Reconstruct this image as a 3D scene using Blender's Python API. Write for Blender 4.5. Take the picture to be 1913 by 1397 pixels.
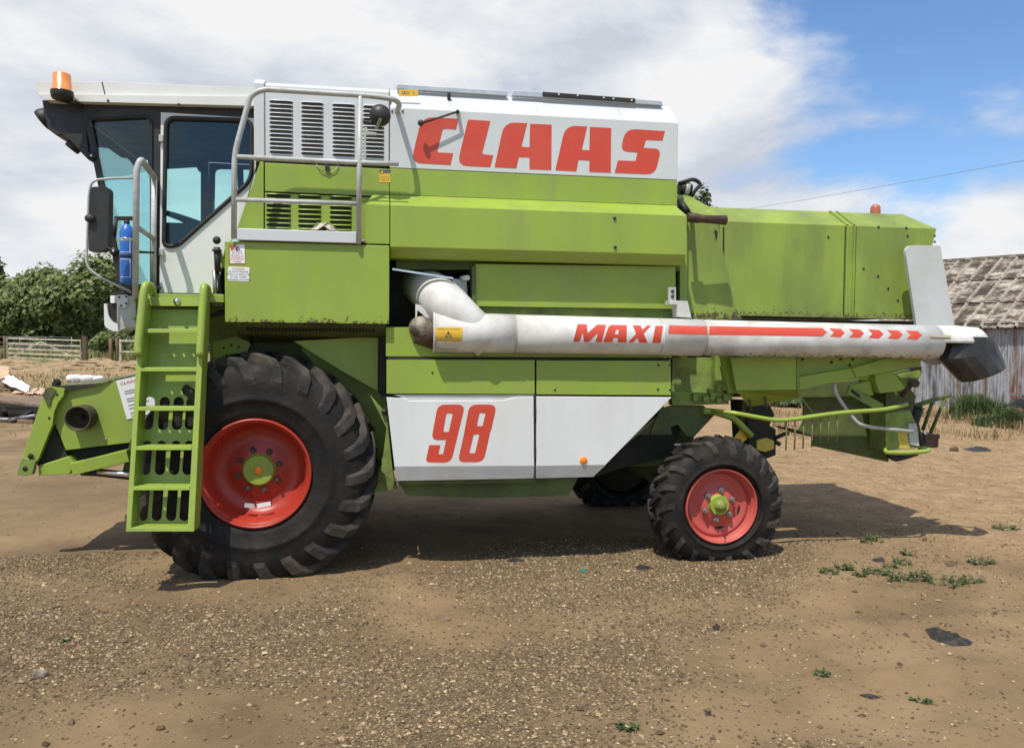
import bpy, math, random
import numpy as np
from mathutils import Vector, Matrix
from mathutils.geometry import tessellate_polygon

scene = bpy.context.scene
for o in list(bpy.data.objects):
    bpy.data.objects.remove(o)

# ------------------------------------------------------------------ camera
FOC, CX, CY = 1500.0, 956.5, 698.5          # focal length and centre in photo pixels
PSI, PIT, ROL = math.radians(9.3), math.radians(2.21), math.radians(0.5)
CAM = Vector((0.0, -6.374, 1.85))
FW = Vector((math.sin(PSI)*math.cos(PIT), math.cos(PSI)*math.cos(PIT), -math.sin(PIT)))
R0 = Vector((math.cos(PSI), -math.sin(PSI), 0.0))
U0 = R0.cross(FW)
RT = math.cos(ROL)*R0 + math.sin(ROL)*U0
UP = math.cos(ROL)*U0 - math.sin(ROL)*R0
cd = bpy.data.cameras.new('camera')
cam = bpy.data.objects.new('camera', cd)
scene.collection.objects.link(cam)
cd.sensor_width = 36.0
cd.lens = 36.0*FOC/1913.0
cd.clip_start, cd.clip_end = 0.05, 3000.0
M = Matrix.Identity(4)
for i in range(3):
    M[i][0], M[i][1], M[i][2], M[i][3] = RT[i], UP[i], -FW[i], CAM[i]
cam.matrix_world = M
scene.camera = cam
scene.render.resolution_x, scene.render.resolution_y = 1024, 747

def ray(px, py):
    return RT*((px-CX)/FOC) + UP*((CY-py)/FOC) + FW
def P(px, py, Y):
    d = ray(px, py); return CAM + d*((Y-CAM.y)/d.y)
def PZ(px, py, z=0.0):
    d = ray(px, py); return CAM + d*((z-CAM.z)/d.z)
def PD(px, py, depth):
    return CAM + ray(px, py)*depth

# ------------------------------------------------------------------ world: sky with broken cloud
LIGHT = Vector((0.28, 0.42, -1.0)).normalized()
w = bpy.data.worlds.new('World'); scene.world = w; w.use_nodes = True
nt = w.node_tree; nt.nodes.clear()
def N(t, **kw):
    n = nt.nodes.new(t)
    for k, v in kw.items(): setattr(n, k, v)
    return n
L = lambda a, b: nt.links.new(a, b)
def mth(op, a, b=None, c=None, clamp=False):
    n = N('ShaderNodeMath', operation=op, use_clamp=clamp)
    for i, v in enumerate((a, b, c)):
        if v is None: continue
        if isinstance(v, (int, float)): n.inputs[i].default_value = v
        else: L(v, n.inputs[i])
    return n.outputs[0]
sky = N('ShaderNodeTexSky', sky_type='NISHITA', sun_disc=False)
sky.sun_elevation = math.asin(-LIGHT.z)
sky.sun_rotation = math.atan2(-LIGHT.x, -LIGHT.y)
sky.air_density, sky.dust_density, sky.ozone_density = 1.0, 0.6, 1.6
skys = N('ShaderNodeMix', data_type='RGBA', blend_type='MULTIPLY')
skys.inputs[0].default_value = 1.0
L(sky.outputs[0], skys.inputs[6]); skys.inputs[7].default_value = (0.125, 0.155, 0.185, 1)
tc = N('ShaderNodeTexCoord'); sp = N('ShaderNodeSeparateXYZ'); L(tc.outputs['Generated'], sp.inputs[0])
def cloud_noise(scale, loc, detail=9.0, rough=0.56, dist=0.35, squash=2.1):
    mp = N('ShaderNodeMapping'); mp.inputs['Location'].default_value = loc; mp.inputs['Scale'].default_value = (1, 1, squash)
    L(tc.outputs['Generated'], mp.inputs[0])
    n = N('ShaderNodeTexNoise'); n.inputs['Scale'].default_value = scale
    n.inputs['Detail'].default_value = detail; n.inputs['Roughness'].default_value = rough
    n.inputs['Distortion'].default_value = dist; L(mp.outputs[0], n.inputs['Vector'])
    return n.outputs[0]
n1 = cloud_noise(2.3, (3.4, 1.2, 0.3))
n1u = cloud_noise(2.3, (3.4, 1.2, 0.42))
n2 = cloud_noise(3.1, (8.3, 4.4, 2.0), 8.0, 0.55)
def near_dir(px, py, a, b):                       # 1 near the direction seen at that point of the photo
    d = ray(px, py).normalized()
    dp = N('ShaderNodeVectorMath', operation='DOT_PRODUCT'); L(tc.outputs['Generated'], dp.inputs[0])
    dp.inputs[1].default_value = d
    mr = N('ShaderNodeMapRange', interpolation_type='SMOOTHSTEP'); L(dp.outputs['Value'], mr.inputs[0])
    mr.inputs[1].default_value, mr.inputs[2].default_value = a, b
    return mr.outputs[0]
gap = mth('ADD', near_dir(1880, 40, 0.962, 0.998), mth('MULTIPLY', near_dir(1640, 440, 0.99, 0.999), 0.3))
bank = mth('ADD', mth('MULTIPLY', near_dir(700, 330, 0.78, 0.95), 0.17), mth('MULTIPLY', near_dir(1840, 360, 0.972, 0.998), 0.20))
cov = mth('SUBTRACT', mth('ADD', mth('ADD', n1, bank), -0.02), mth('MULTIPLY', gap, 0.24))
mr = N('ShaderNodeMapRange', interpolation_type='SMOOTHSTEP'); L(cov, mr.inputs[0])
mr.inputs[1].default_value, mr.inputs[2].default_value = 0.42, 0.58
shade = mth('ADD', mth('MULTIPLY', mth('SUBTRACT', n1, n1u), 1.6), mth('ADD', n2, 0.02))    # sunlit tops, grey bases
cr = N('ShaderNodeValToRGB'); L(shade, cr.inputs[0])
e = cr.color_ramp.elements
e[0].position, e[0].color = 0.30, (0.66, 0.70, 0.78, 1)
e[1].position, e[1].color = 0.66, (1.0, 1.0, 1.01, 1)
m1 = e.new(0.45); m1.color = (0.80, 0.83, 0.90, 1)
mix = N('ShaderNodeMix', data_type='RGBA'); L(mr.outputs[0], mix.inputs[0])
L(skys.outputs[2], mix.inputs[6]); L(cr.outputs[0], mix.inputs[7])
bg = N('ShaderNodeBackground'); L(mix.outputs[2], bg.inputs[0]); bg.inputs[1].default_value = 1.0
wo = N('ShaderNodeOutputWorld'); L(bg.outputs[0], wo.inputs[0])

# ------------------------------------------------------------------ sun, exposure
sl = bpy.data.lights.new('sun', 'SUN'); sl.energy = 5.0; sl.angle = math.radians(0.6); sl.color = (1.0, 0.95, 0.86)
so = bpy.data.objects.new('sun', sl); scene.collection.objects.link(so)
so.rotation_euler = LIGHT.to_track_quat('-Z', 'Y').to_euler(); so.location = (-6, -9, 20)
vs = scene.view_settings
vs.view_transform = 'Standard'; vs.look = 'None'; vs.gamma = 1.0; vs.exposure = -0.14; vs.use_curve_mapping = False

# ------------------------------------------------------------------ materials
MATS = {}
def mat(name, col, rough=0.5, metal=0.0, dirt=None, damt=0.0, dscale=6.0, var=0.0, vscale=1.5, bump=0.0, bscale=40.0,
        spec=0.5, streak=False, rust=0.0, rscale=25.0, attr=None, attr_cols=None, trans=None, emis=None, edge=None):
    if name in MATS: return MATS[name]
    m = bpy.data.materials.new(name); m.use_nodes = True
    t = m.node_tree; nn = t.nodes; b = nn['Principled BSDF']; lk = t.links.new
    b.inputs['Roughness'].default_value = rough; b.inputs['Metallic'].default_value = metal
    b.inputs['Specular IOR Level'].default_value = spec
    g = nn.new('ShaderNodeNewGeometry')
    def noise(scale, detail=4.0, rough_=0.55, vec=None):
        n = nn.new('ShaderNodeTexNoise'); n.inputs['Scale'].default_value = scale
        n.inputs['Detail'].default_value = detail; n.inputs['Roughness'].default_value = rough_
        lk(vec or g.outputs['Position'], n.inputs['Vector']); return n.outputs[0]
    def rng(v, a, b_, c=0.0, d=1.0):
        r = nn.new('ShaderNodeMapRange'); lk(v, r.inputs[0])
        for i, q in enumerate((a, b_, c, d)): r.inputs[i+1].default_value = q
        return r.outputs[0]
    def mixc(f, a, c):
        x = nn.new('ShaderNodeMix'); x.data_type = 'RGBA'
        if isinstance(f, float): x.inputs[0].default_value = f
        else: lk(f, x.inputs[0])
        for i, q in ((6, a), (7, c)):
            if isinstance(q, tuple): x.inputs[i].default_value = (*q[:3], 1)
            else: lk(q, x.inputs[i])
        return x.outputs[2]
    cur = tuple(col)
    if attr:
        a = nn.new('ShaderNodeAttribute'); a.attribute_name = attr
        r = nn.new('ShaderNodeValToRGB'); lk(a.outputs['Fac'], r.inputs[0])
        el = r.color_ramp.elements
        while len(el) < len(attr_cols): el.new(0.5)
        for i, (p_, c_) in enumerate(attr_cols):
            el[i].position = p_; el[i].color = (*c_, 1)
        cur = r.outputs[0]
    if var:
        v = rng(noise(vscale, 5.0), 0.3, 0.7, 1.0-var, 1.0+var)
        x = nn.new('ShaderNodeMix'); x.data_type = 'RGBA'; x.blend_type = 'MULTIPLY'; x.inputs[0].default_value = 1.0
        if isinstance(cur, tuple): x.inputs[6].default_value = (*cur[:3], 1)
        else: lk(cur, x.inputs[6])
        cc = nn.new('ShaderNodeCombineColor')
        for i in range(3): lk(v, cc.inputs[i])
        lk(cc.outputs[0], x.inputs[7]); cur = x.outputs[2]
    if dirt and damt:
        vec = None
        if streak:
            mp = nn.new('ShaderNodeMapping'); lk(g.outputs['Position'], mp.inputs[0]); mp.inputs['Scale'].default_value = (1.0, 1.0, 0.22)
            vec = mp.outputs[0]
        f = rng(noise(dscale, 6.0, 0.62, vec), 0.42, 0.72, 0.0, damt)
        cur = mixc(f, cur, tuple(dirt))
    if rust:
        f = rng(noise(rscale, 6.0, 0.7), 0.70-rust, 0.74-rust*0.8, 0.0, 0.85)
        f2 = nn.new('ShaderNodeMath'); f2.operation = 'MULTIPLY'; lk(f, f2.inputs[0]); lk(rng(noise(2.3, 3.0), 0.45, 0.6), f2.inputs[1])
        cur = mixc(f2.outputs[0], cur, (0.075, 0.04, 0.022))
    if edge:                                      # rust chips gathered along a bottom edge at height edge[0]
        sx = nn.new('ShaderNodeSeparateXYZ'); lk(g.outputs['Position'], sx.inputs[0])
        f1 = rng(sx.outputs[2], edge[0], edge[0]+edge[1], 1.0, 0.0)
        a1 = nn.new('ShaderNodeMath'); a1.operation = 'MULTIPLY_ADD'; lk(f1, a1.inputs[0]); a1.inputs[1].default_value = 0.30; lk(noise(30.0, 5.0, 0.7), a1.inputs[2])
        cur = mixc(rng(a1.outputs[0], 0.74, 0.79, 0.0, 0.9), cur, (0.07, 0.038, 0.02))
    if isinstance(cur, tuple): b.inputs['Base Color'].default_value = (*cur[:3], 1)
    else: lk(cur, b.inputs['Base Color'])
    if rough > 0.2 and not attr:
        lk(rng(noise(7.0, 5.0), 0.3, 0.7, max(0.05, rough-0.12), min(1.0, rough+0.14)), b.inputs['Roughness'])
    if bump:
        bp = nn.new('ShaderNodeBump'); bp.inputs['Distance'].default_value = bump; bp.inputs['Strength'].default_value = 1.0
        lk(noise(bscale, 5.0, 0.6), bp.inputs['Height']); lk(bp.outputs[0], b.inputs['Normal'])
    if trans:                                     # thin leaves let light through
        tr = nn.new('ShaderNodeBsdfTranslucent')
        if isinstance(cur, tuple): tr.inputs[0].default_value = (*cur[:3], 1)
        else: lk(cur, tr.inputs[0])
        ms = nn.new('ShaderNodeMixShader'); ms.inputs[0].default_value = trans
        lk(b.outputs[0], ms.inputs[1]); lk(tr.outputs[0], ms.inputs[2]); lk(ms.outputs[0], nn['Material Output'].inputs[0])
    if emis:
        b.inputs['Emission Color'].default_value = (*emis[:3], 1); b.inputs['Emission Strength'].default_value = emis[3]
    MATS[name] = m
    return m

DUST = (0.33, 0.26, 0.16)
green = mat('green_paint', (0.275, 0.380, 0.044), 0.42, dirt=(0.235, 0.265, 0.085), damt=0.55, dscale=3.0, var=0.09, vscale=0.9, bump=0.002, bscale=4.0, streak=True, rust=0.025, rscale=42.0)
green_old = mat('green_paint_weathered', (0.258, 0.345, 0.050), 0.55, dirt=(0.115, 0.135, 0.05), damt=0.9, dscale=1.6, var=0.12, vscale=1.6, bump=0.003, bscale=5.0, streak=True, rust=0.055, rscale=38.0, edge=(2.12, 0.10))
green_box = mat('green_paint_box', (0.275, 0.380, 0.044), 0.42, dirt=(0.235, 0.265, 0.085), damt=0.55, dscale=3.0, var=0.07, vscale=1.1, bump=0.0015, bscale=6.0, streak=True, rust=0.025, rscale=42.0, edge=(1.985, 0.10))
green_dirty_shade = mat('green_paint_dirty_shade', (0.22, 0.31, 0.06), 0.65, dirt=(0.10, 0.085, 0.045), damt=0.85, dscale=6.0, var=0.15, bump=0.003, bscale=20.0, rust=0.07)
green_frame = mat('green_paint_steps', (0.285, 0.392, 0.048), 0.40, dirt=(0.22, 0.25, 0.10), damt=0.5, dscale=7.0, var=0.06, bump=0.001, bscale=30.0, rust=0.03)
white = mat('white_paint', (0.69, 0.705, 0.69), 0.38, dirt=(0.50, 0.49, 0.42), damt=0.35, dscale=3.5, var=0.025, vscale=0.9, bump=0.0008, bscale=8.0, streak=True)
tank_white = mat('grey_white_paint', (0.585, 0.61, 0.61), 0.42, dirt=(0.52, 0.52, 0.46), damt=0.3, dscale=3.5, var=0.03, bump=0.0008, bscale=8.0, streak=True)
cab_white = mat('cab_cream_paint', (0.73, 0.735, 0.70), 0.42, dirt=(0.48, 0.46, 0.38), damt=0.35, dscale=3.0, var=0.03, bump=0.0008, bscale=8.0)
tube_white = mat('tube_white_paint', (0.67, 0.665, 0.635), 0.45, dirt=(0.34, 0.29, 0.20), damt=0.5, dscale=5.0, var=0.04, bump=0.0015, bscale=10.0, rust=0.04, rscale=30.0)
grey_band = mat('grey_paint_skirt_shade', (0.50, 0.51, 0.50), 0.5, dirt=(0.36, 0.34, 0.28), damt=0.5, dscale=5.0, var=0.04)
grey_metal = mat('grey_painted_tube', (0.46, 0.475, 0.455), 0.42, dirt=(0.26, 0.23, 0.17), damt=0.5, dscale=14.0, var=0.06, bump=0.001)
alu = mat('aluminium_edge', (0.60, 0.61, 0.60), 0.35, 0.6, dirt=(0.3, 0.28, 0.22), damt=0.3, dscale=10.0)
red_decal = mat('red_decal', (0.58, 0.060, 0.030), 0.45, dirt=(0.54, 0.11, 0.065), damt=0.4, dscale=4.0, var=0.05)
rim_red = mat('rim_red', (0.40, 0.034, 0.018), 0.36, dirt=(0.22, 0.045, 0.028), damt=0.6, dscale=7.0, var=0.08, bump=0.001, rust=0.02)
rim_pink = mat('rim_faded_red', (0.50, 0.085, 0.065), 0.48, dirt=(0.40, 0.12, 0.09), damt=0.5, dscale=8.0, var=0.06, rust=0.02)
tyre = mat('tyre_rubber', (0.010, 0.0095, 0.009), 0.70, dirt=(0.038, 0.031, 0.022), damt=0.6, dscale=6.0, var=0.2, bump=0.004, bscale=22.0, spec=0.3)
lugm = mat('tyre_lug_dusty', (0.012, 0.011, 0.010), 0.75, dirt=(0.115, 0.09, 0.06), damt=0.65, dscale=4.0, var=0.2, bump=0.004, bscale=30.0)
black = mat('black_plastic', (0.018, 0.018, 0.017), 0.5, dirt=(0.06, 0.053, 0.042), damt=0.5, dscale=8.0, var=0.2)
rubber = mat('black_rubber', (0.014, 0.014, 0.014), 0.6, dirt=(0.05, 0.046, 0.04), damt=0.4, dscale=12.0)
spoutm = mat('spout_rubber', (0.022, 0.022, 0.023), 0.42, dirt=(0.07, 0.062, 0.05), damt=0.6, dscale=6.0, bump=0.004, bscale=10.0)
darkin = mat('dark_interior', (0.014, 0.014, 0.014), 0.8)
slot_grey = mat('louvre_shadow_grey', (0.075, 0.07, 0.06), 0.9)
slot_green = mat('louvre_shadow_green', (0.028, 0.032, 0.012), 0.9)
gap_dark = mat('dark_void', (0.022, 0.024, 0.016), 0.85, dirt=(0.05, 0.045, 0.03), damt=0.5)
chassis = mat('chassis_dark_green', (0.10, 0.135, 0.035), 0.75, dirt=(0.06, 0.05, 0.03), damt=0.8, dscale=5.0, var=0.2, bump=0.003)
rustbrown = mat('rusty_pipe', (0.075, 0.042, 0.028), 0.7, dirt=(0.15, 0.09, 0.05), damt=0.6, dscale=12.0, var=0.2, bump=0.002)
chrome = mat('bright_steel', (0.75, 0.75, 0.73), 0.22, 1.0)
steel = mat('bare_steel', (0.34, 0.33, 0.30), 0.45, 0.8, dirt=(0.18, 0.13, 0.08), damt=0.5, dscale=15.0)
amber = mat('amber_lens', (0.80, 0.25, 0.015), 0.22)
amber.node_tree.nodes['Principled BSDF'].inputs['Transmission Weight'].default_value = 0.12
redlens = mat('faded_red_lens', (0.42, 0.12, 0.06), 0.35)
orange = mat('orange_reflector', (0.90, 0.26, 0.02), 0.3)
yellow = mat('yellow_sticker', (0.78, 0.48, 0.03), 0.45, dirt=(0.5, 0.36, 0.1), damt=0.3, dscale=20.0)
yellow_faded = mat('yellow_faded', (0.60, 0.46, 0.07), 0.6, dirt=(0.3, 0.25, 0.1), damt=0.5, dscale=25.0)
paper = mat('white_paper', (0.82, 0.82, 0.81), 0.55, dirt=(0.7, 0.68, 0.62), damt=0.3, dscale=12.0)
ink = mat('dark_ink', (0.10, 0.10, 0.13), 0.6)
ink_red = mat('red_ink', (0.52, 0.10, 0.08), 0.6)
brown_ink = mat('brown_border', (0.34, 0.13, 0.045), 0.6)
blue = mat('blue_paint', (0.035, 0.15, 0.52), 0.35, var=0.08)
seatm = mat('seat_cloth', (0.02, 0.022, 0.024), 0.85, var=0.2)
ragm = mat('rag_cloth', (0.50, 0.45, 0.36), 0.9, dirt=(0.16, 0.12, 0.08), damt=0.9, dscale=14.0)
# tinted glass
def glassmat():
    m = bpy.data.materials.new('tinted_glass'); m.use_nodes = True
    t = m.node_tree; t.nodes.clear()
    tr = t.nodes.new('ShaderNodeBsdfTransparent'); tr.inputs[0].default_value = (0.83, 0.962, 0.952, 1)
    gl = t.nodes.new('ShaderNodeBsdfGlossy'); gl.inputs['Roughness'].default_value = 0.02; gl.inputs[0].default_value = (0.85, 0.9, 0.95, 1)
    fr = t.nodes.new('ShaderNodeFresnel'); fr.inputs[0].default_value = 1.65
    mx = t.nodes.new('ShaderNodeMixShader'); o = t.nodes.new('ShaderNodeOutputMaterial')
    ml = t.nodes.new('ShaderNodeMath'); ml.operation = 'MULTIPLY'; ml.inputs[1].default_value = 0.55; t.links.new(fr.outputs[0], ml.inputs[0]); t.links.new(ml.outputs[0], mx.inputs[0]); t.links.new(tr.outputs[0], mx.inputs[1]); t.links.new(gl.outputs[0], mx.inputs[2])
    t.links.new(mx.outputs[0], o.inputs[0])
    return m
glass = glassmat()

# ------------------------------------------------------------------ mesh helpers
class MB:
    def __init__(s): s.v, s.f, s.sm = [], [], []
    def add(s, vs_, fs_, smooth=False):
        k = len(s.v); s.v += [tuple(x) for x in vs_]
        s.f += [tuple(i+k for i in f) for f in fs_]; s.sm += [smooth]*len(fs_)
        return s
    def box(s, c, d, rot=None):
        vs_ = []
        for x in (-.5, .5):
            for y in (-.5, .5):
                for z in (-.5, .5):
                    q = Vector((x*d[0], y*d[1], z*d[2]))
                    if rot is not None: q = rot @ q
                    vs_.append(q+Vector(c))
        return s.add(vs_, [(0,1,3,2),(4,6,7,5),(0,4,5,1),(2,3,7,6),(0,2,6,4),(1,5,7,3)])
    def bar(s, a, b, wy, wz):                     # rectangular bar from a to b
        a, b = Vector(a), Vector(b); d = b-a
        q = d.to_track_quat('X', 'Z').to_matrix()
        return s.box((a+b)/2, (d.length, wy, wz), q)
    def solid(s, loops, off):                     # planar outline (first loop) with holes, thickness vector off
        off = Vector(off)
        flat = [Vector(p) for lp in loops for p in lp]; n = len(flat)
        tris = tessellate_polygon([[Vector(p) for p in lp] for lp in loops])
        fs_ = []
        lp0 = [Vector(p) for p in loops[0]]
        nrm = Vector((0,0,0))
        for i in range(len(lp0)): nrm += lp0[i].cross(lp0[(i+1) % len(lp0)])
        front = nrm.dot(off) < 0
        for t in tris:
            a, b, c = t
            tn = (flat[b]-flat[a]).cross(flat[c]-flat[a])
            if tn.dot(off) > 0: a, b, c = a, c, b
            fs_.append((a, b, c)); fs_.append((a+n, c+n, b+n))
        k = 0
        for li, lp in enumerate(loops):
            m_ = len(lp); area = Vector((0,0,0))
            for i in range(m_): area += Vector(lp[i]).cross(Vector(lp[(i+1) % m_]))
            ccw = area.dot(off) < 0
            if li > 0: ccw = not ccw
            for i in range(m_):
                a, b = k+i, k+(i+1) % m_
                fs_.append((a, a+n, b+n, b) if ccw else (a, b, b+n, a+n))
            k += m_
        return s.add(flat+[p+off for p in flat], fs_)
    def xsec(s, yz, x0, x1):                      # YZ outline extruded along X
        return s.solid([[(x0, y, z) for y, z in yz]], (x1-x0, 0, 0))
    def tube(s, pts, r, n=10, cap=True):
        pts = [Vector(p) for p in pts]; rs = r if isinstance(r, (list, tuple)) else [r]*len(pts)
        vs_, fs_ = [], []; prev = None
        for i, p in enumerate(pts):
            t = (pts[min(i+1, len(pts)-1)]-pts[max(i-1, 0)]).normalized()
            if prev is None:
                a = Vector((0,0,1)) if abs(t.z) < .9 else Vector((1,0,0)); u = t.cross(a).normalized()
            else:
                u = (prev - t*prev.dot(t)).normalized()
            prev = u; v_ = t.cross(u)
            for k in range(n):
                an = 2*math.pi*k/n; vs_.append(p+(u*math.cos(an)+v_*math.sin(an))*rs[i])
        for i in range(len(pts)-1):
            for k in range(n):
                a = i*n+k; b = i*n+(k+1) % n; fs_.append((a, b, b+n, a+n))
        s.add(vs_, fs_, True)
        if cap:
            k0 = len(s.v)-len(vs_)
            s.f.append(tuple(k0+i for i in reversed(range(n)))); s.sm.append(False)
            e_ = k0+(len(pts)-1)*n; s.f.append(tuple(e_+i for i in range(n))); s.sm.append(False)
        return s
    def lathe(s, prof, c, axis='Y', n=48, smooth=True):   # prof: (radius, along axis)
        c = Vector(c); vs_, fs_ = [], []
        for r, h in prof:
            for k in range(n):
                a = 2*math.pi*k/n; ca, sa = r*math.cos(a), r*math.sin(a)
                vs_.append(c+Vector({'Y': (ca, h, sa), 'Z': (ca, sa, h), 'X': (h, ca, sa)}[axis]))
        for i in range(len(prof)-1):
            for k in range(n):
                a = i*n+k; b = i*n+(k+1) % n; fs_.append((a, b, b+n, a+n))
        return s.add(vs_, fs_, smooth)
    def sphere(s, c, r, n=12, sc=(1,1,1)):
        prof = [(max(1e-4, r*math.sin(math.pi*i/(n//2))), -r*math.cos(math.pi*i/(n//2))) for i in range(n//2+1)]
        k = len(s.v); s.lathe(prof, (0,0,0), 'Z', n)
        for i in range(k, len(s.v)):
            x, y, z = s.v[i]; s.v[i] = (c[0]+x*sc[0], c[1]+y*sc[1], c[2]+z*sc[2])
        return s
    def mesh(s, name, m):
        me = bpy.data.meshes.new(name); me.from_pydata(s.v, [], s.f); me.materials.append(m)
        me.polygons.foreach_set('use_smooth', s.sm); me.update(); return me
    def build(s, name, m, parent=None, bevel=0.0, seg=2):
        return place(s.mesh(name, m), name, parent, bevel=bevel, seg=seg)

def place(me, name, parent=None, loc=(0,0,0), rot=None, bevel=0.0, seg=2, scale=None):
    o = bpy.data.objects.new(name, me); scene.collection.objects.link(o)
    o.location = loc
    if rot is not None: o.rotation_euler = rot
    if scale is not None: o.scale = scale
    if parent is not None:
        o.parent = parent
        if parent.type == 'EMPTY': o.matrix_parent_inverse = Matrix.Translation(-parent.location)
    if bevel:
        b = o.modifiers.new('bevel', 'BEVEL'); b.width = bevel; b.segments = seg; b.limit_method = 'ANGLE'; b.angle_limit = math.radians(35)
    return o
def thing(name, label, cat, loc, group=None):
    o = bpy.data.objects.new(name, None); scene.collection.objects.link(o)
    o.location = loc; o.empty_display_size = 0.2
    return tag(o, label, cat, group)
def tag(o, label=None, cat=None, group=None, kind=None):
    if label: o['label'] = label
    if cat: o['category'] = cat
    if group: o['group'] = group
    if kind: o['kind'] = kind
    return o
def px(pts, Y): return [P(a, b, Y) for a, b in pts]
def rnd(pts, r, n=5):                             # round the corners of a planar polygon; r a number or a list
    pts = [Vector(p) for p in pts]; out = []
    for i, p in enumerate(pts):
        rr = r[i] if isinstance(r, (list, tuple)) else r
        a, b = pts[i-1]-p, pts[(i+1) % len(pts)]-p
        k = min(rr, a.length*.48, b.length*.48)
        if k < 1e-5: out.append(p); continue
        A, B = p+a.normalized()*k, p+b.normalized()*k
        for j in range(n+1):
            t = j/n; out.append(A*(1-t)**2 + p*2*t*(1-t) + B*t*t)
    return out
def path(pts, r, n=5):                            # open polyline with rounded bends
    pts = [Vector(p) for p in pts]; out = [pts[0]]
    for i in range(1, len(pts)-1):
        p = pts[i]; a, b = pts[i-1]-p, pts[i+1]-p
        k = min(r, a.length*.48, b.length*.48); A, B = p+a.normalized()*k, p+b.normalized()*k
        for j in range(n+1):
            t = j/n; out.append(A*(1-t)**2 + p*2*t*(1-t) + B*t*t)
    return out+[pts[-1]]
def panel(name, loops, Y, th, m, parent, bevel=0.003, deep=None):   # outline(s) in photo pixels on plane Y, real thickness th
    lp = loops if isinstance(loops[0][0], (list, tuple)) else [loops]
    return MB().solid([px(q, Y) for q in lp], (0, th, 0)).build(name, m, parent, bevel)
def text_mesh(s, size, m, origin, ux, uz, nrm, align='LEFT', shear=0.0):
    cu = bpy.data.curves.new('lettering', 'FONT'); cu.body = s; cu.size = size; cu.align_x = align; cu.shear = shear
    cu.resolution_u = 2
    ob = bpy.data.objects.new('lettering', cu); scene.collection.objects.link(ob)
    dg = bpy.context.evaluated_depsgraph_get(); me0 = ob.evaluated_get(dg).to_mesh()
    o, ux, uz, nrm = Vector(origin), Vector(ux), Vector(uz), Vector(nrm)
    vs_ = [tuple(o+ux*v.co.x+uz*v.co.y+nrm*0.0015) for v in me0.vertices]
    fs_ = [tuple(p.vertices) for p in me0.polygons]
    ob.evaluated_get(dg).to_mesh_clear(); bpy.data.objects.remove(ob); bpy.data.curves.remove(cu)
    me = bpy.data.meshes.new('lettering'); me.from_pydata(vs_, [], fs_); me.materials.append(m); me.update()
    return me
def np_mesh(name, V, F, m, smooth=False, attrs=None):
    me = bpy.data.meshes.new(name); V = np.asarray(V, np.float32); F = np.asarray(F, np.int32)
    k = F.shape[1]
    me.vertices.add(len(V)); me.vertices.foreach_set('co', V.ravel())
    me.loops.add(F.size); me.loops.foreach_set('vertex_index', F.ravel())
    me.polygons.add(len(F)); me.polygons.foreach_set('loop_start', np.arange(0, F.size, k, dtype=np.int32))
    me.polygons.foreach_set('use_smooth', np.full(len(F), smooth, bool))
    me.update(calc_edges=True)
    for an, av in (attrs or {}).items():
        a = me.attributes.new(an, 'FLOAT', 'POINT'); a.data.foreach_set('value', np.asarray(av, np.float32))
    me.materials.append(m)
    return me

# ================================================================== GROUND
rng = np.random.default_rng(7)
def vnoise(x, y, seed):
    xi, yi = np.floor(x).astype(np.int64), np.floor(y).astype(np.int64); fx, fy = x-xi, y-yi
    def h(a, b):
        n = (a*374761393 + b*668265263 + seed*1442695041) & 0xFFFFFFFF
        n = ((n ^ (n >> 13))*1274126177) & 0xFFFFFFFF
        return ((n ^ (n >> 16)) & 0xFFFFFF)/float(0xFFFFFF)
    fx, fy = fx*fx*(3-2*fx), fy*fy*(3-2*fy)
    return (h(xi, yi)*(1-fx)+h(xi+1, yi)*fx)*(1-fy)+(h(xi, yi+1)*(1-fx)+h(xi+1, yi+1)*fx)*fy
def fbm(x, y, sc, seed, oct_=4):
    a, s, t = 0.5, 0.0, 0.0
    for i in range(oct_):
        s = s+a*vnoise(x*sc+17.3*i, y*sc-9.1*i, seed+i); t += a; a *= .5; sc *= 2.03
    return s/t
def sst(a, b, x):
    t = np.clip((x-a)/(b-a), 0, 1); return t*t*(3-2*t)
def to_px(x, y, z=0.0):
    dx, dy, dz = x-CAM.x, y-CAM.y, z-CAM.z
    dep = np.maximum(dx*FW.x+dy*FW.y+dz*FW.z, .05)
    return CX+FOC*(dx*RT.x+dy*RT.y+dz*RT.z)/dep, CY-FOC*(dx*UP.x+dy*UP.y+dz*UP.z)/dep
def height(x, y):
    x, y = np.asarray(x, float), np.asarray(y, float)
    d = np.hypot(x-CAM.x, y-CAM.y)
    z = 0.55*sst(22, 48, d)
    near = 1-sst(9, 16, d)
    z = z+near*((fbm(x, y, 1.3, 3, 3)-.5)*.035+(fbm(x, y, 6.0, 9, 4)-.5)*.03)
    z = z+(1-near)*(fbm(x, y, .35, 5, 4)-.5)*.22*(1-sst(60, 90, d))
    # old wheel ruts running past the machine on the camera side
    for off, wd, dp in ((-1.55, .20, .035), (-3.0, .22, .025)):
        u = y-off-.22*np.sin(x*.55)-.12*x*.3
        z = z-dp*np.exp(-(u/wd)**2)*near+.4*dp*np.exp(-((np.abs(u)-wd*1.6)/(wd*.6))**2)*near
    # level pads where the wheels stand
    for wx, wy in ((-.95, .31), (2.89, .22), (-.95, 2.45), (2.75, 2.45)):
        m = np.exp(-(((x-wx)/.55)**2+((y-wy)/.5)**2)**2); z = z*(1-m)
    return z
def hz(x, y): return float(height(np.array([x]), np.array([y]))[0])
def G(px_, py_):                                  # point of the ground seen at that place
    z = 0.0
    for i in range(6):
        p = PZ(px_, py_, z); z = hz(p.x, p.y)
    return Vector((p.x, p.y, z))
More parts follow.
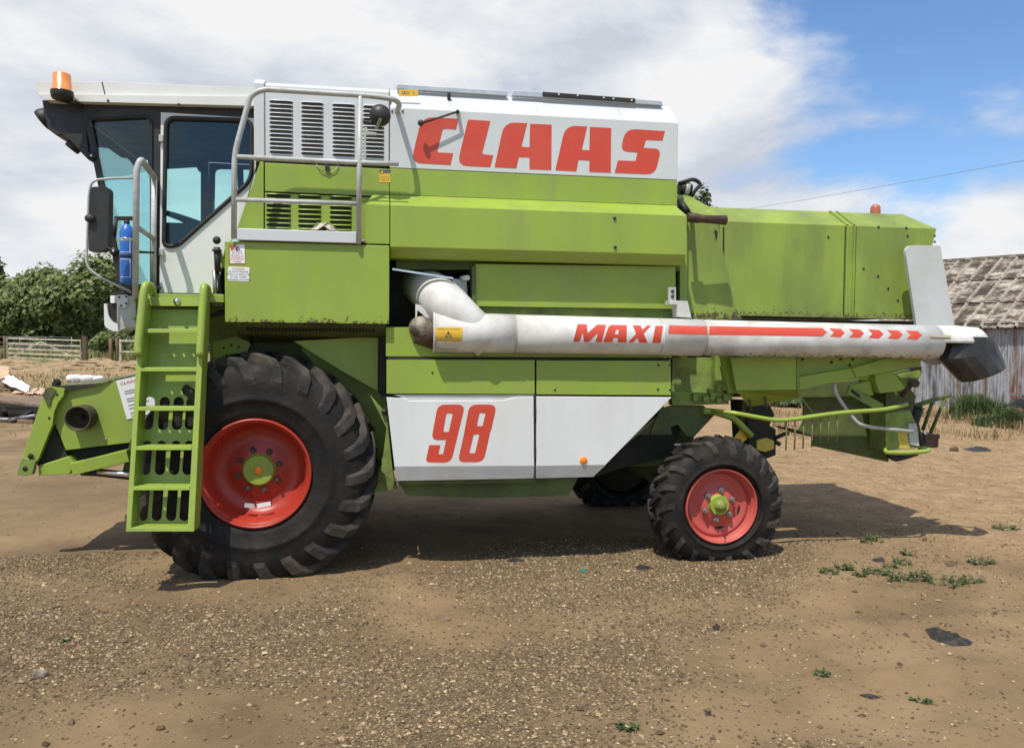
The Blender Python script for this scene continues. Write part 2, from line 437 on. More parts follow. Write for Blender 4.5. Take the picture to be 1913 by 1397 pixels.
def GD(px_, depth):                               # ground point in that column of the view, at a given depth
    p = CAM+ray(px_, 640)*depth; return Vector((p.x, p.y, hz(p.x, p.y)))

PATCH = [(60,1200,330,110,1.0),(330,1180,260,80,.8),(560,1170,230,80,.75),(480,1250,260,55,.85),(820,1290,240,80,.95),(1060,1270,300,130,1.0),(950,1385,420,90,1.0),
         (1000,1090,210,70,.95),(1230,1055,300,50,.95),(1150,1160,260,60,.45),(120,1055,170,35,.8),(150,920,160,45,.5),(1510,1385,170,45,.9),(100,1350,160,40,.35),(1330,1030,90,30,.6)]
BARE = [(1370,1215,150,40,.8),(1480,1300,230,70,.8),(1650,1200,250,70,.7),(250,1110,170,28,.6),(420,1090,200,40,.9),(790,1150,130,60,.9),(380,1365,250,55,1.0),(1320,1330,130,60,.8)]
def gravel_density(x, y):
    a, b = to_px(x, y)
    a = a+(fbm(x, y, 1.1, 21)-.5)*260; b = b+(fbm(x, y, 1.4, 31)-.5)*110
    s = np.zeros_like(a)
    for cx, cy, rx, ry, w_ in PATCH: s = np.maximum(s, w_*np.exp(-(((a-cx)/rx)**2+((b-cy)/ry)**2)**1.5))
    for cx, cy, rx, ry, w_ in BARE: s = s*(1-w_*np.exp(-(((a-cx)/rx)**2+((b-cy)/ry)**2)**1.5))
    s = s*np.clip(.1+1.6*fbm(x, y, 1.6, 41, 5), 0, 1.15)
    return np.clip(s, 0, 1)
def axis(lo, hi, step, far, grow):
    c = list(np.arange(lo, hi, step)); s, v = step, lo
    L_, R_ = [], []
    while v > -far: s *= grow; v -= s; L_.append(v)
    s, v = step, c[-1]
    while v < far: s *= grow; v += s; R_.append(v)
    return np.array(L_[::-1]+c+R_)
gx, gy = axis(-4.2, 7.5, .03, 900, 1.07), axis(-3.4, 2.4, .026, 900, 1.055)
XX, YY = np.meshgrid(gx, gy); ZZ = height(XX, YY)
nx, ny = len(gx), len(gy)
idx = np.arange(nx*ny).reshape(ny, nx)
F = np.stack([idx[:-1, :-1].ravel(), idx[:-1, 1:].ravel(), idx[1:, 1:].ravel(), idx[1:, :-1].ravel()], 1)
xr, yr = XX.ravel(), YY.ravel(); dist = np.hypot(xr-CAM.x, yr-CAM.y)
grav = gravel_density(xr, yr)*(dist < 14)
side = (xr-CAM.x)*RT.x+(yr-CAM.y)*RT.y
field = sst(43, 50, dist)*(1-sst(-4, 4, side))+sst(26, 34, dist)*sst(-4, 4, side)
straw = sst(1.2, 3.0, xr*.5+yr*.35)*sst(7.5, 11, dist+.6*side*.4)*(1-field)
straw = np.clip(np.maximum(straw, sst(20, 32, dist)*.8*(1-field)), 0, 1)
def ground_mat():
    m = bpy.data.materials.new('yard_soil'); m.use_nodes = True; t = m.node_tree; nn = t.nodes; lk = t.links.new; b = nn['Principled BSDF']
    g = nn.new('ShaderNodeNewGeometry')
    def noise(s, d=6.0, r=.6):
        n = nn.new('ShaderNodeTexNoise'); n.inputs['Scale'].default_value = s; n.inputs['Detail'].default_value = d; n.inputs['Roughness'].default_value = r
        lk(g.outputs['Position'], n.inputs['Vector']); return n.outputs[0]
    def ramp(v, stops):
        r = nn.new('ShaderNodeValToRGB'); lk(v, r.inputs[0]); el = r.color_ramp.elements
        while len(el) < len(stops): el.new(.5)
        for i, (p_, c_) in enumerate(stops): el[i].position = p_; el[i].color = (*c_, 1)
        return r.outputs[0]
    def mixc(f, a, c):
        x = nn.new('ShaderNodeMix'); x.data_type = 'RGBA'; lk(f, x.inputs[0]); lk(a, x.inputs[6]); lk(c, x.inputs[7]); return x.outputs[2]
    def at(nm):
        a = nn.new('ShaderNodeAttribute'); a.attribute_name = nm; return a.outputs['Fac']
    soil = ramp(noise(.9, 8.0), [(.30, (0.152,0.099,0.053)), (.45, (0.209,0.141,0.076)), (.58, (0.262,0.180,0.098)), (.74, (0.319,0.228,0.130))])
    grit = ramp(noise(70.0, 4.0, .75), [(.36, (0.081,0.055,0.031)), (.5, (0.151,0.105,0.058)), (.62, (0.217,0.156,0.088)), (.74, (0.303,0.229,0.137))])
    strawc = ramp(noise(3.0, 10.0, .72), [(.34, (0.225,0.148,0.078)), (.48, (0.298,0.200,0.108)), (.62, (0.365,0.252,0.140)), (.76, (0.439,0.315,0.178))])
    grassc = ramp(noise(1.6, 8.0, .65), [(.32, (.085,.115,.030)), (.5, (.19,.195,.07)), (.66, (.34,.29,.13))])
    c = mixc(at('straw'), soil, strawc); c = mixc(at('field'), c, grassc)
    mr_ = nn.new('ShaderNodeMapRange'); lk(at('gravel'), mr_.inputs[0]); mr_.inputs[2].default_value = .8; mr_.inputs[4].default_value = .8
    c = mixc(mr_.outputs[0], c, grit)
    sp_ = nn.new('ShaderNodeMapRange'); lk(noise(120.0, 3.0, .7), sp_.inputs[0]); sp_.inputs[1].default_value, sp_.inputs[2].default_value = .60, .66; sp_.inputs[4].default_value = .30
    c = mixc(sp_.outputs[0], c, ramp(noise(33.0), [(.45, (.10,.068,.045)), (.55, (.42,.34,.23))]))
    lk(c, b.inputs['Base Color']); b.inputs['Roughness'].default_value = .95; b.inputs['Specular IOR Level'].default_value = .15
    bp = nn.new('ShaderNodeBump'); bp.inputs['Distance'].default_value = .016; bp.inputs['Strength'].default_value = .7
    lk(noise(34.0, 9.0, .78), bp.inputs['Height']); lk(bp.outputs[0], b.inputs['Normal'])
    return m
gm = ground_mat()
ground = place(np_mesh('ground', np.stack([xr, yr, ZZ.ravel()], 1), F, gm, True, {'gravel': grav, 'field': field, 'straw': straw}), 'ground')
ground['kind'] = 'structure'

# ---- loose stones: gravel spread over the yard, real pieces
OCT_V = np.array([(1,0,0),(-1,0,0),(0,1,0),(0,-1,0),(0,0,1),(0,0,-1)], float)
OCT_F = np.array([(0,2,4),(2,1,4),(1,3,4),(3,0,4),(2,0,5),(1,2,5),(3,1,5),(0,3,5)])
def stones(n, smin, smax, x0, x1, y0, y1, dens, name, m, power=2.2, flat=.62):
    x = rng.uniform(x0, x1, n); y = rng.uniform(y0, y1, n)
    a, b = to_px(x, y); keep = (a > -500) & (a < 2400) & (b < 1460) & (rng.random(n) < dens(x, y))
    x, y = x[keep], y[keep]; k = len(x); z = height(x, y)
    s = smin+(smax-smin)*rng.random(k)**power
    V = OCT_V[None]*s[:, None, None]*rng.uniform(.65, 1.3, (k, 6, 1))
    V[:, :, 2] *= flat; V[:, :, :] += rng.normal(0, .18, (k, 6, 3))*s[:, None, None]*np.array([1, 1, .5])
    th = rng.uniform(0, 6.283, k); c_, s_ = np.cos(th)[:, None], np.sin(th)[:, None]
    vx, vy = V[:, :, 0]*c_-V[:, :, 1]*s_, V[:, :, 0]*s_+V[:, :, 1]*c_
    V = np.stack([vx+x[:, None], vy+y[:, None], V[:, :, 2]+(z+s*flat*.35)[:, None]], 2)
    Fa = (OCT_F[None]+6*np.arange(k)[:, None, None]).reshape(-1, 3)
    return place(np_mesh(name, V.reshape(-1, 3), Fa, m, False, {'tint': np.repeat(rng.random(k), 6)}), name)
gravm = mat('gravel_stone', (0.324,0.246,0.172), .85, attr='tint', attr_cols=[(0,(0.076,0.051,0.031)),(.3,(0.124,0.084,0.048)),(.55,(0.178,0.121,0.067)),(.76,(0.248,0.172,0.095)),(.91,(0.356,0.256,0.142)),(1,(0.518,0.394,0.241))], spec=.3)
clodm = mat('soil_clod', (0.170,0.123,0.081), .95, attr='tint', attr_cols=[(0,(0.128,0.086,0.050)),(.45,(0.200,0.141,0.081)),(.8,(0.272,0.207,0.126)),(1,(0.425,0.370,0.261))], spec=.15)
o = stones(470000, .0035, .0125, -5.2, 6.0, -3.1, 1.0, lambda x, y: np.clip(gravel_density(x, y)**1.3*.80+.10*fbm(x, y, 1.7, 61)**1.5, 0, 1), 'gravel', gravm)
tag(o, 'pale and grey gravel spread over the brown soil in front of the harvester', 'gravel', kind='stuff')
o = stones(5200, .010, .026, -4.4, 6.5, -3.1, 1.0, lambda x, y: .10+.55*gravel_density(x, y), 'coarse_gravel', gravm, 3.0, .55)
tag(o, 'larger stones mixed into the gravel of the yard', 'gravel', kind='stuff')
o = stones(52000, .003, .013, -5.5, 10, -3.1, 7, lambda x, y: .10+.45*fbm(x, y, .9, 77)**2+.0*x, 'soil_crumbs', clodm, 4.0)
tag(o, 'small crumbs of soil and scattered pebbles over the bare yard', 'soil crumbs', kind='stuff')

# ---- grass, straw and plants from blades
def blades(pos, hgt, wid, lean, name, m, seed=1, flat=False):
    r = np.random.default_rng(seed); n = len(pos); th = r.uniform(0, 6.283, n)
    side_ = np.stack([np.cos(th), np.sin(th), np.zeros(n)], 1); fwd = np.stack([-np.sin(th), np.cos(th), np.zeros(n)], 1)
    h = hgt*(.5+.8*r.random(n))[:, None]; l = lean*r.random(n)[:, None]
    wd = wid*(.6+.8*r.random(n))[:, None]
    up = np.array([[0, 0, 1.0]])
    b0, b1 = pos-side_*wd, pos+side_*wd
    if flat: mid = pos+fwd*h*.5+up*.012; tip = pos+fwd*h+up*.004
    else: mid = pos+up*h*.6+fwd*h*l*.35; tip = pos+up*h*(1-.25*l)+fwd*h*l
    V = np.stack([b0, b1, mid-side_*wd*.7, mid+side_*wd*.7, tip], 1).reshape(-1, 3)
    k = 5*np.arange(n)[:, None]
    Fa = np.concatenate([k+np.array([[0, 1, 3]]), k+np.array([[0, 3, 2]]), k+np.array([[2, 3, 4]])], 0)
    return np_mesh(name, V, Fa, m, False, {'tint': np.repeat(r.random(n), 5)})
def ground_scatter(n, pxa, pxb, da, db, seed, dens=None):
    r = np.random.default_rng(seed); pxs = r.uniform(pxa, pxb, n); dep = np.sqrt(r.uniform(da*da, db*db, n))
    x = CAM.x+((pxs-CX)/FOC*R0.x+math.sin(PSI))*dep; y = CAM.y+((pxs-CX)/FOC*R0.y+math.cos(PSI))*dep
    if dens is not None:
        k = r.random(n) < dens(x, y); x, y = x[k], y[k]
    return np.stack([x, y, height(x, y)], 1)
fieldm = mat('field_grass_blade', (.2,.2,.06), .8, attr='tint', attr_cols=[(0,(.10,.135,.030)),(.45,(.22,.225,.075)),(.8,(.42,.36,.165)),(1,(.55,.47,.25))], trans=.3)
drym = mat('dry_grass_blade', (.4,.3,.15), .85, attr='tint', attr_cols=[(0,(.16,.105,.05)),(.4,(.30,.20,.10)),(.8,(.44,.33,.18)),(1,(.50,.42,.25))], trans=.25)
weedm = mat('weed_leaf', (.08,.13,.03), .7, attr='tint', attr_cols=[(0,(.045,.075,.022)),(.5,(.085,.125,.038)),(1,(.16,.20,.075))], trans=.3)
tag(place(blades(ground_scatter(26000, -40, 300, 49.5, 74, 3), .62, .022, .6, 'field_grass', fieldm, 4), 'field_grass'),
    'long pale field grass behind the wooden gate', 'grass', kind='stuff')
tag(place(blades(ground_scatter(9000, -40, 300, 26, 49, 5, lambda x, y: np.clip(fbm(x, y, .5, 91)*3-1.35, 0, 1)), .12, .02, 1.2, 'rough_grass', fieldm, 6), 'rough_grass'),
    'rough low grass patches on the disturbed soil in front of the gate', 'grass', kind='stuff')
tag(place(blades(ground_scatter(15000, 1440, 1990, 8.0, 22, 8, lambda x, y: .35+.65*fbm(x, y, .7, 15)), .14, .0035, 1.0, 'straw_litter', drym, 9, True), 'straw_litter'),
    'dry straw and dead grass lying over the yard behind the harvester', 'straw', kind='stuff')
tag(place(blades(ground_scatter(16000, 1430, 1990, 15.5, 23.5, 18, lambda x, y: np.clip(fbm(x, y, .7, 25)*4.2-1.9, 0, 1)*(.3+.7*sst(16, 20, np.hypot(x-CAM.x, y-CAM.y)))), .24, .007, 1.5, 'dry_grass', drym, 19), 'dry_grass'),
    'tall dry brown grass along the foot of the rusty shed', 'grass', kind='stuff')
def leafmass(c, rad, n, leaf, seed, m, name, parent=None, lobes=9, squash=.8):
    """foliage: leaf faces through a cloud of lobes (c centre, rad half sizes)"""
    r = np.random.default_rng(seed); c = np.array(c); rad = np.array(rad)
    d = r.normal(size=(lobes, 3)); d /= np.linalg.norm(d, axis=1)[:, None]
    lc = d*r.uniform(.30, .78, (lobes, 1)); lr = r.uniform(.26, .50, lobes)
    k = r.integers(0, lobes, n); q = r.normal(size=(n, 3)); q /= np.linalg.norm(q, axis=1)[:, None]
    rr = lr[k]*(r.random(n)**.45)*(.9+.35*r.random(n))
    pos = lc[k]+q*rr[:, None]
    pos = pos*rad+c
    nr = q*rad; nr /= np.linalg.norm(nr, axis=1)[:, None]; nr = nr*.8+r.normal(size=(n, 3))*.5+np.array([-.1, -.3, .6]); nr /= np.linalg.norm(nr, axis=1)[:, None]
    a = np.cross(nr, r.normal(size=(n, 3))); a /= np.linalg.norm(a, axis=1)[:, None]; b = np.cross(nr, a)
    s = leaf*(.55+.8*r.random(n))[:, None]
    V = np.stack([pos-a*s, pos-b*s*.55+nr*s*.1, pos+a*s, pos+b*s*.55-nr*s*.1], 1).reshape(-1, 3)
    Fa = 4*np.arange(n)[:, None]+np.array([[0, 1, 2, 3]])
    tint = np.repeat(np.clip(.5+.25*r.normal(size=n)+.25*(lr[k]-.38)/.12*.3, 0, 1), 4)
    return place(np_mesh(name, V, Fa, m, False, {'tint': tint}), name, parent)
treem = mat('tree_leaf', (.06,.085,.025), .65, attr='tint', attr_cols=[(0,(.095,.125,.036)),(.4,(.165,.205,.062)),(.75,(.245,.28,.098)),(1,(.35,.37,.155))], trans=.40)
treed = mat('dark_tree_leaf', (.04,.05,.02), .7, attr='tint', attr_cols=[(0,(.045,.060,.022)),(.5,(.080,.10,.036)),(1,(.14,.165,.065))], trans=.3)
bark = mat('bark', (.10,.075,.05), .9, dirt=(.2,.17,.12), damt=.5, dscale=9.0, bump=.02, bscale=18.0)
def tree(name, label, base, crown, rad, n, leaf, seed, m=treem, group=None, lobes=14, trunk_r=.28):
    t = thing(name, label, 'tree' if 'tree' in name else 'bush', base, group); r = random.Random(seed)
    mb = MB(); b = Vector(base); cpt = Vector(crown)
    mid = b.lerp(cpt, .5)+Vector((r.uniform(-.2, .2), r.uniform(-.2, .2), 0))
    mb.tube([b-Vector((0,0,.15)), b.lerp(mid, .5), mid, cpt], [trunk_r*1.3, trunk_r, trunk_r*.75, trunk_r*.35], 8)
    for i in range(7):
        an = i*.9+r.uniform(-.3, .3); e_ = cpt+Vector((math.cos(an)*rad[0]*.6, math.sin(an)*rad[1]*.6, rad[2]*r.uniform(-.2, .65)))
        st = b.lerp(cpt, r.uniform(.45, .9)); mb.tube([st, st.lerp(e_, .5)+Vector((0,0,.25)), e_], [trunk_r*.4, trunk_r*.26, trunk_r*.1], 6)
    mb.build('trunk', bark, t)
    leafmass(crown, rad, n, leaf, seed, m, 'crown', t, lobes)
    return t
def tree_at(name, label, pxc, top, bot, halfw, depth, n, leaf, seed, m=treem, lobes=14, lift=.1):
    b = GD(pxc, depth); hl_ = 640.6+(pxc-956)*.0087; zt = CAM.z+(hl_-top)/FOC*depth; zb = CAM.z+(hl_-bot)/FOC*depth
    zb = max(zb, b.z+lift)
    cr_ = (b.x, b.y, (zt+zb)/2); rad = (halfw/FOC*depth, halfw/FOC*depth*.9, (zt-zb)/2)
    return tree(name, label, tuple(b), cr_, rad, n, leaf, seed, m, 'trees and bushes behind the wooden gate' if pxc < 300 else None, lobes, .012*(zt-b.z)+.1)
tree_at('oak_tree', 'tallest leafy green tree behind the gate, beside the cab mirror', 160, 466, 655, 86, 60, 24000, .22, 11, lobes=24)
tree_at('oak_tree', 'broad green tree behind the wooden gate at the left edge', 48, 492, 655, 84, 62, 22000, .22, 12, lobes=24)
tree_at('oak_tree', 'leafy tree cut off by the left edge of the picture', -25, 505, 655, 60, 63, 9000, .22, 15, lobes=14)
tree_at('oak_tree', 'leafy tree partly hidden behind the cab windscreen and mirror', 225, 520, 650, 46, 64, 8000, .26, 13, lobes=12)
tree_at('dark_tree', 'small dark tree far off at the very left edge', -12, 480, 640, 30, 95, 4000, .3, 14, treed, 9)
tree_at('dark_tree', 'dark shaded tree standing low between the two oaks', 100, 520, 655, 70, 68, 9000, .28, 16, treed, 12)
tree_at('hedge_bush', 'bright green bush beside the round fence posts', 205, 612, 672, 36, 52, 5000, .14, 17, lobes=9)
tree_at('hedge_bush', 'green bush right of the fence posts, partly behind the steps', 262, 618, 668, 40, 54, 4000, .14, 19, lobes=9)
tree_at('ash_tree', 'sparse treetop showing above the rear hood of the harvester', 1316, 340, 600, 34, 26, 2300, .11, 23, treed, 11)
tree_at('hedge_bush', 'green bush seen under the rear hood behind the tines', 1480, 738, 775, 48, 24, 3600, .07, 27, weedm, 8, .0)
for nm, a in (('tall green nettle clump against the corrugated wall', (1825, 728, 800, 34, 20.5, 4200, .05, 31)),
              ('low green weeds in front of the nettle clump', (1862, 775, 815, 34, 18.3, 2600, .045, 32)),
              ('dark green weeds at the right edge by the shed', (1898, 760, 826, 26, 18, 3000, .05, 33)),
              ('pale green weed stems beside the right edge', (1880, 748, 808, 16, 19.2, 1500, .04, 34))):
    p_ = GD(a[0], a[4]); hw = a[3]/FOC*a[4]; r_ = np.random.default_rng(a[7]); n_ = a[5]//4
    hh = (640.6+(a[0]-956)*.0087+FOC*CAM.z/a[4]-a[1])/FOC*a[4]
    pos = np.stack([p_.x+r_.normal(size=n_)*hw*.5, p_.y+r_.normal(size=n_)*hw*.4, np.full(n_, p_.z-.02)], 1)
    o = place(blades(pos, hh*.85, .016, .7, 'weed_clump', weedm, a[7]), 'weed_clump')
    leafmass((p_.x, p_.y, p_.z+hh*.42), (hw*.9, hw*.7, hh*.5), a[5]//2, a[6]*.8, a[7], weedm, 'leaves', o, 9)
    tag(o, nm, 'weeds', 'weeds along the shed wall')

hp = []
hr_ = np.random.default_rng(70)
for i in range(60):
    q = GD(150+i*30, 84+3*math.sin(i*1.3)); hp.append(q)
HV, HF, HT = [], [], []
for q in hp:
    for k in range(150):
        c_ = np.array([q.x, q.y, q.z])+np.array([hr_.normal()*1.1, hr_.normal()*.6, abs(hr_.normal())*1.0+.1]); a = hr_.normal(size=3)*.22; b = hr_.normal(size=3)*.16
        n_ = len(HV); HV += [c_-a, c_-b, c_+a, c_+b]; HF.append((n_, n_+1, n_+2, n_+3)); HT += [hr_.random()]*4
tag(place(np_mesh('distant_hedge', HV, HF, treed, False, {'tint': HT}), 'distant_hedge'), 'far hedge along the back of the field', 'hedge', kind='stuff')

# ---- small green weeds growing in the bare yard
def weed(pxc, pyc, wpx, hpx, label, seed):
    p = G(pxc, pyc); dep = (p-CAM).dot(FW); w_ = wpx/FOC*dep/2*1.2; h_ = max(.03, hpx/FOC*dep*1.0)
    r = np.random.default_rng(seed); V, Fa, T = [], [], []
    for i in range(int(7+w_*230)):
        a = r.uniform(0, 6.283); q = r.random()**.6; bx, by = math.cos(a)*q*w_*.8, math.sin(a)*q*w_*.7
        sx = np.array([math.cos(a+1.57), math.sin(a+1.57), 0]); fw = np.array([math.cos(a), math.sin(a), 0])
        hh = h_*(1-.6*q)*r.uniform(.4, 1.1); o_ = np.array([bx, by, 0.0]); ln = r.uniform(.025, .06)
        for j in range(4):                        # leaflets along a small stem
            c_ = o_+np.array([0, 0, hh*(j+.6)/4])+fw*ln*.4*j*.5; s_ = ln*(1-.15*j)*r.uniform(.6, 1.1)
            d_ = (fw*r.uniform(.2, 1)+sx*r.uniform(-1, 1)); d_ /= np.linalg.norm(d_); n_ = np.cross(d_, [0, 0, 1])
            k = len(V); V += [c_, c_+d_*s_*.5+n_*s_*.3+[0, 0, .008], c_+d_*s_+[0, 0, r.uniform(-.01, .012)], c_+d_*s_*.5-n_*s_*.3+[0, 0, .008]]
            Fa.append((k, k+1, k+2, k+3)); T += [r.random()]*4
    o = place(np_mesh('weed_plant', V, Fa, weedm, False, {'tint': T}), 'weed_plant', loc=(p.x, p.y, p.z-.004))
    return tag(o, label, 'weed', 'green weeds in the bare yard')
for a in [(1630,1012,34,22,'wide low weed closest to the harvester shadow, behind the rear wheel'),(1577,1062,26,24,'upright weed at the upper left of the weed patch'),
          (1551,1070,26,14,'leftmost small low weed of the patch'),(1608,1074,18,14,'tiny weed between the leftmost weeds'),(1637,1070,36,16,'flat weed in the middle of the patch'),
          (1664,1060,16,14,'small weed above the tall middle weed'),(1680,1084,38,32,'dark bushy weed nearest the camera in the patch'),(1686,1052,28,14,'thin weed at the back of the patch'),
          (1717,1080,40,26,'rounded weed right of the patch centre'),(1770,1090,62,28,'largest spreading weed at the right of the patch'),(1815,1086,34,16,'rightmost low weed of the patch'),
          (1830,1050,36,24,'separate round weed at the far right of the yard'),(1694,1036,8,16,'single upright green sprig behind the patch'),(1530,1258,15,6,'lone small weed in the bare soil at lower right'),
          (1175,1357,14,5,'small flat weed at the bottom edge of the gravel'),(1722,1310,11,5,'tiny weed near the lower right corner'),(1880,988,40,14,'low weed at the right edge beyond the shadow tip'),
          (120,1196,9,4,'tiny green sprout in the gravel at lower left')]:
    weed(*a, seed=int(a[0]))

# ---- black plastic scraps, stones and sticks lying in the yard
blackfilm = mat('black_film', (.014, .013, .012), .62, dirt=(.10,.08,.05), damt=.6, dscale=18.0, bump=.006, bscale=25.0)
def scrap(outline, label, seed, m=blackfilm, h=.05, name='plastic_scrap', cat='plastic scrap'):
    pts = [G(a, b) for a, b in outline]; c = sum(pts, Vector())/len(pts); r = random.Random(seed); mb = MB(); n = len(pts); rings = 4
    V = []
    for j in range(rings+1):
        t = 1-j/(rings+1)
        for p in pts:
            q = c+(p-c)*t; z = hz(q.x, q.y)+.004+(h*(1-t)**.6*r.uniform(.3, 1.2) if j else 0.0); V.append((q.x, q.y, z))
    V.append((c.x, c.y, hz(c.x, c.y)+h*r.uniform(.4, 1)))
    Fa = [(j*n+i, j*n+(i+1) % n, (j+1)*n+(i+1) % n, (j+1)*n+i) for j in range(rings) for i in range(n)]
    Fa += [(rings*n+i, rings*n+(i+1) % n, len(V)-1) for i in range(n)]
    mb.add(V, Fa, True); return tag(mb.build(name, m), label, cat)
scrap([(1728,1176),(1742,1172),(1758,1180),(1790,1190),(1818,1200),(1812,1206),(1778,1207),(1755,1200),(1738,1192)], 'crumpled sheet of black plastic lying on the soil at lower right', 1, h=.045)
scrap([(1184,1060),(1196,1055),(1212,1059),(1222,1062),(1206,1066),(1190,1064)], 'small black plastic scrap in front of the rear wheel', 2, h=.02)
scrap([(945,1047),(958,1043),(978,1046),(980,1050),(960,1051)], 'tiny black scrap on the gravel below the side panels', 3, h=.015)
scrap([(1798,839),(1822,836),(1850,839),(1852,843),(1820,844)], 'long dark strip lying in the straw near the shed', 4, h=.06)
scrap([(1628,1046),(1650,1042),(1653,1049),(1640,1050)], 'dark scrap beside the weed patch', 5, h=.02)
scrap([(1764,1052),(1778,1047),(1790,1052),(1782,1058),(1768,1058)], 'charred dark lump in the soil right of the weeds', 6, clodm, .02, 'burnt_lump', 'soil lump')
scrap([(1330,1172),(1338,1167),(1346,1171),(1342,1178),(1333,1177)], 'small dark lump with a pale stone in the middle of the yard', 7, h=.03)
scrap([(1604,1298),(1622,1297),(1646,1304),(1628,1306)], 'thin dark strip in the soil at lower right', 8, h=.012)
scrap([(1316,1333),(1326,1330),(1330,1336),(1318,1338)], 'small dark chip in the bare soil near the bottom edge', 9, h=.012)
scrap([(1082,1066),(1090,1062),(1098,1065),(1090,1070)], 'scrap of turquoise plastic on the gravel', 10, mat('teal_film', (.03,.16,.14), .5), .012)
rockm = mat('field_stone', (.24,.20,.15), .9, dirt=(.12,.09,.06), damt=.6, dscale=20.0, bump=.006, bscale=40.0)
def rock(pxc, pyc, s, label, seed, m=rockm):
    p = G(pxc, pyc); r = random.Random(seed); mb = MB().sphere((0,0,0), 1.0, 10)
    mb.v = [tuple(Vector(v)*s*(1+.28*math.sin(v[0]*5+seed)+.2*r.random())) for v in mb.v]; mb.v = [(x, y*.8, z*.7) for x, y, z in mb.v]
    mb.sm = [False]*len(mb.f)
    o = mb.build('field_stone', m); o.location = (p.x, p.y, p.z+s*.35); return tag(o, label, 'stone', 'larger stones in the yard')
rock(72, 1264, .035, 'brown stone in the gravel at lower left', 3); rock(835, 1158, .018, 'small pale stone in the bare soil below the side panels', 4)
rock(300, 1362, .018, 'dark stone in the bare soil at the bottom left', 5, clodm); rock(1783, 842, .07, 'reddish stone in the straw beside the dark strip', 6, clodm)
rock(1728, 1009, .022, 'square dark stone beyond the weeds', 7, clodm); rock(355, 1347, .012, 'small dark pebble near the bottom edge', 8, clodm)

# ================================================================== BACKGROUND, LEFT: gate, fence, rubbish
oldwood = mat('bleached_wood', (.56,.49,.37), .9, dirt=(.17,.12,.075), damt=.8, dscale=4.0, var=.2, bump=.004, bscale=30.0)
postwood = mat('brown_post', (.20,.125,.065), .9, dirt=(.10,.065,.04), damt=.6, dscale=4.0, var=.2, bump=.004)
galv = mat('galvanised', (.30,.31,.31), .5, .5, dirt=(.2,.16,.11), damt=.5)
def gate(name, label, A, B, heights, hgt, m, bar, brace=True, round_=False):
    A, B = Vector(A), Vector(B); d = (B-A); t = thing(name, label, 'gate', tuple((A+B)/2))
    Z = Vector((0,0,1)); nrm = d.cross(Z).normalized()
    for h_ in heights:
        (MB().tube([A+Z*h_, B+Z*h_], bar*.35, 8) if round_ else MB().bar(A+Z*h_, B+Z*h_, .03, bar)).build('rail', m, t)
    for s_ in (0.0, 1.0):
        (MB().tube([A+d*s_+Z*.1, A+d*s_+Z*hgt], bar*.4, 8) if round_ else MB().bar(A+d*s_+Z*.08+nrm*.032, A+d*s_+Z*hgt+nrm*.032, .075, .034)).build('stile', m, t)
    if brace:
        for a, b in (((.08, .18), (.45, 1.02)), ((.45, 1.02), (.97, .16))):
            MB().bar(A+d*a[0]+Z*a[1]*hgt/1.2-nrm*.034, A+d*b[0]+Z*b[1]*hgt/1.2-nrm*.034, .03, .085).build('brace', m, t)
    else:
        for s_ in (.25, .5, .75): MB().tube([A+d*s_+Z*.15, A+d*s_+Z*hgt], bar*.3, 6).build('brace', m, t)
    return t
A, B = GD(14, 48.0), GD(151, 46.4)
gate('wooden_gate', 'bleached wooden five-bar gate with crossed braces standing before the field', A, B, (.16, .42, .69, .98, 1.30), 1.36, oldwood, .095)
gate('metal_gate', 'thin grey metal field gate standing behind the wooden gate', GD(-60, 52), GD(134, 52), (.3, .55, .8, 1.05, 1.42), 1.45, galv, .05, False, True)
def post(pxc, depth, h_, r_, label, m=postwood, sq=False):
    p = GD(pxc, depth); mb = MB()
    if sq: mb.box((p.x, p.y, p.z+h_/2-.15), (r_*2, r_*2, h_+.3))
    else: mb.tube([p-Vector((0,0,.3)), p+Vector((0,0,h_*.5)), p+Vector((.01,0,h_-.03)), p+Vector((.01,0,h_))], [r_*1.05, r_, r_*.98, r_*.8], 12)
    return tag(mb.build('fence_post', m, None, .01), label, 'post', 'posts along the field edge')
post(158, 46.2, 1.52, .12, 'square dark post at the right end of the wooden gate', mat('dark_post', (.11,.075,.045), .9, bump=.004), True)
post(9, 48.2, 1.42, .09, 'slim post at the left end of the wooden gate')
post(206.5, 44.5, 1.42, .095, 'left one of the two round brown posts beside the bush'); post(218, 44.8, 1.45, .09, 'right one of the two round brown posts beside the bush')
t = thing('rail_fence', 'short post and rail fence right of the round posts', 'fence', tuple(GD(240, 47)))
MB().bar(GD(225, 47)-Vector((0,0,.2)), GD(225, 47)+Vector((0,0,1.35)), .12, .10).build('post', oldwood, t)
MB().bar(GD(262, 47)-Vector((0,0,.2)), GD(262, 47)+Vector((0,0,1.35)), .12, .10).build('post', oldwood, t)
for h_ in (1.25, .62): MB().bar(GD(223, 46.9)+Vector((0,0,h_)), GD(264, 46.9)+Vector((0,0,h_)), .035, .10).build('rail', oldwood, t)

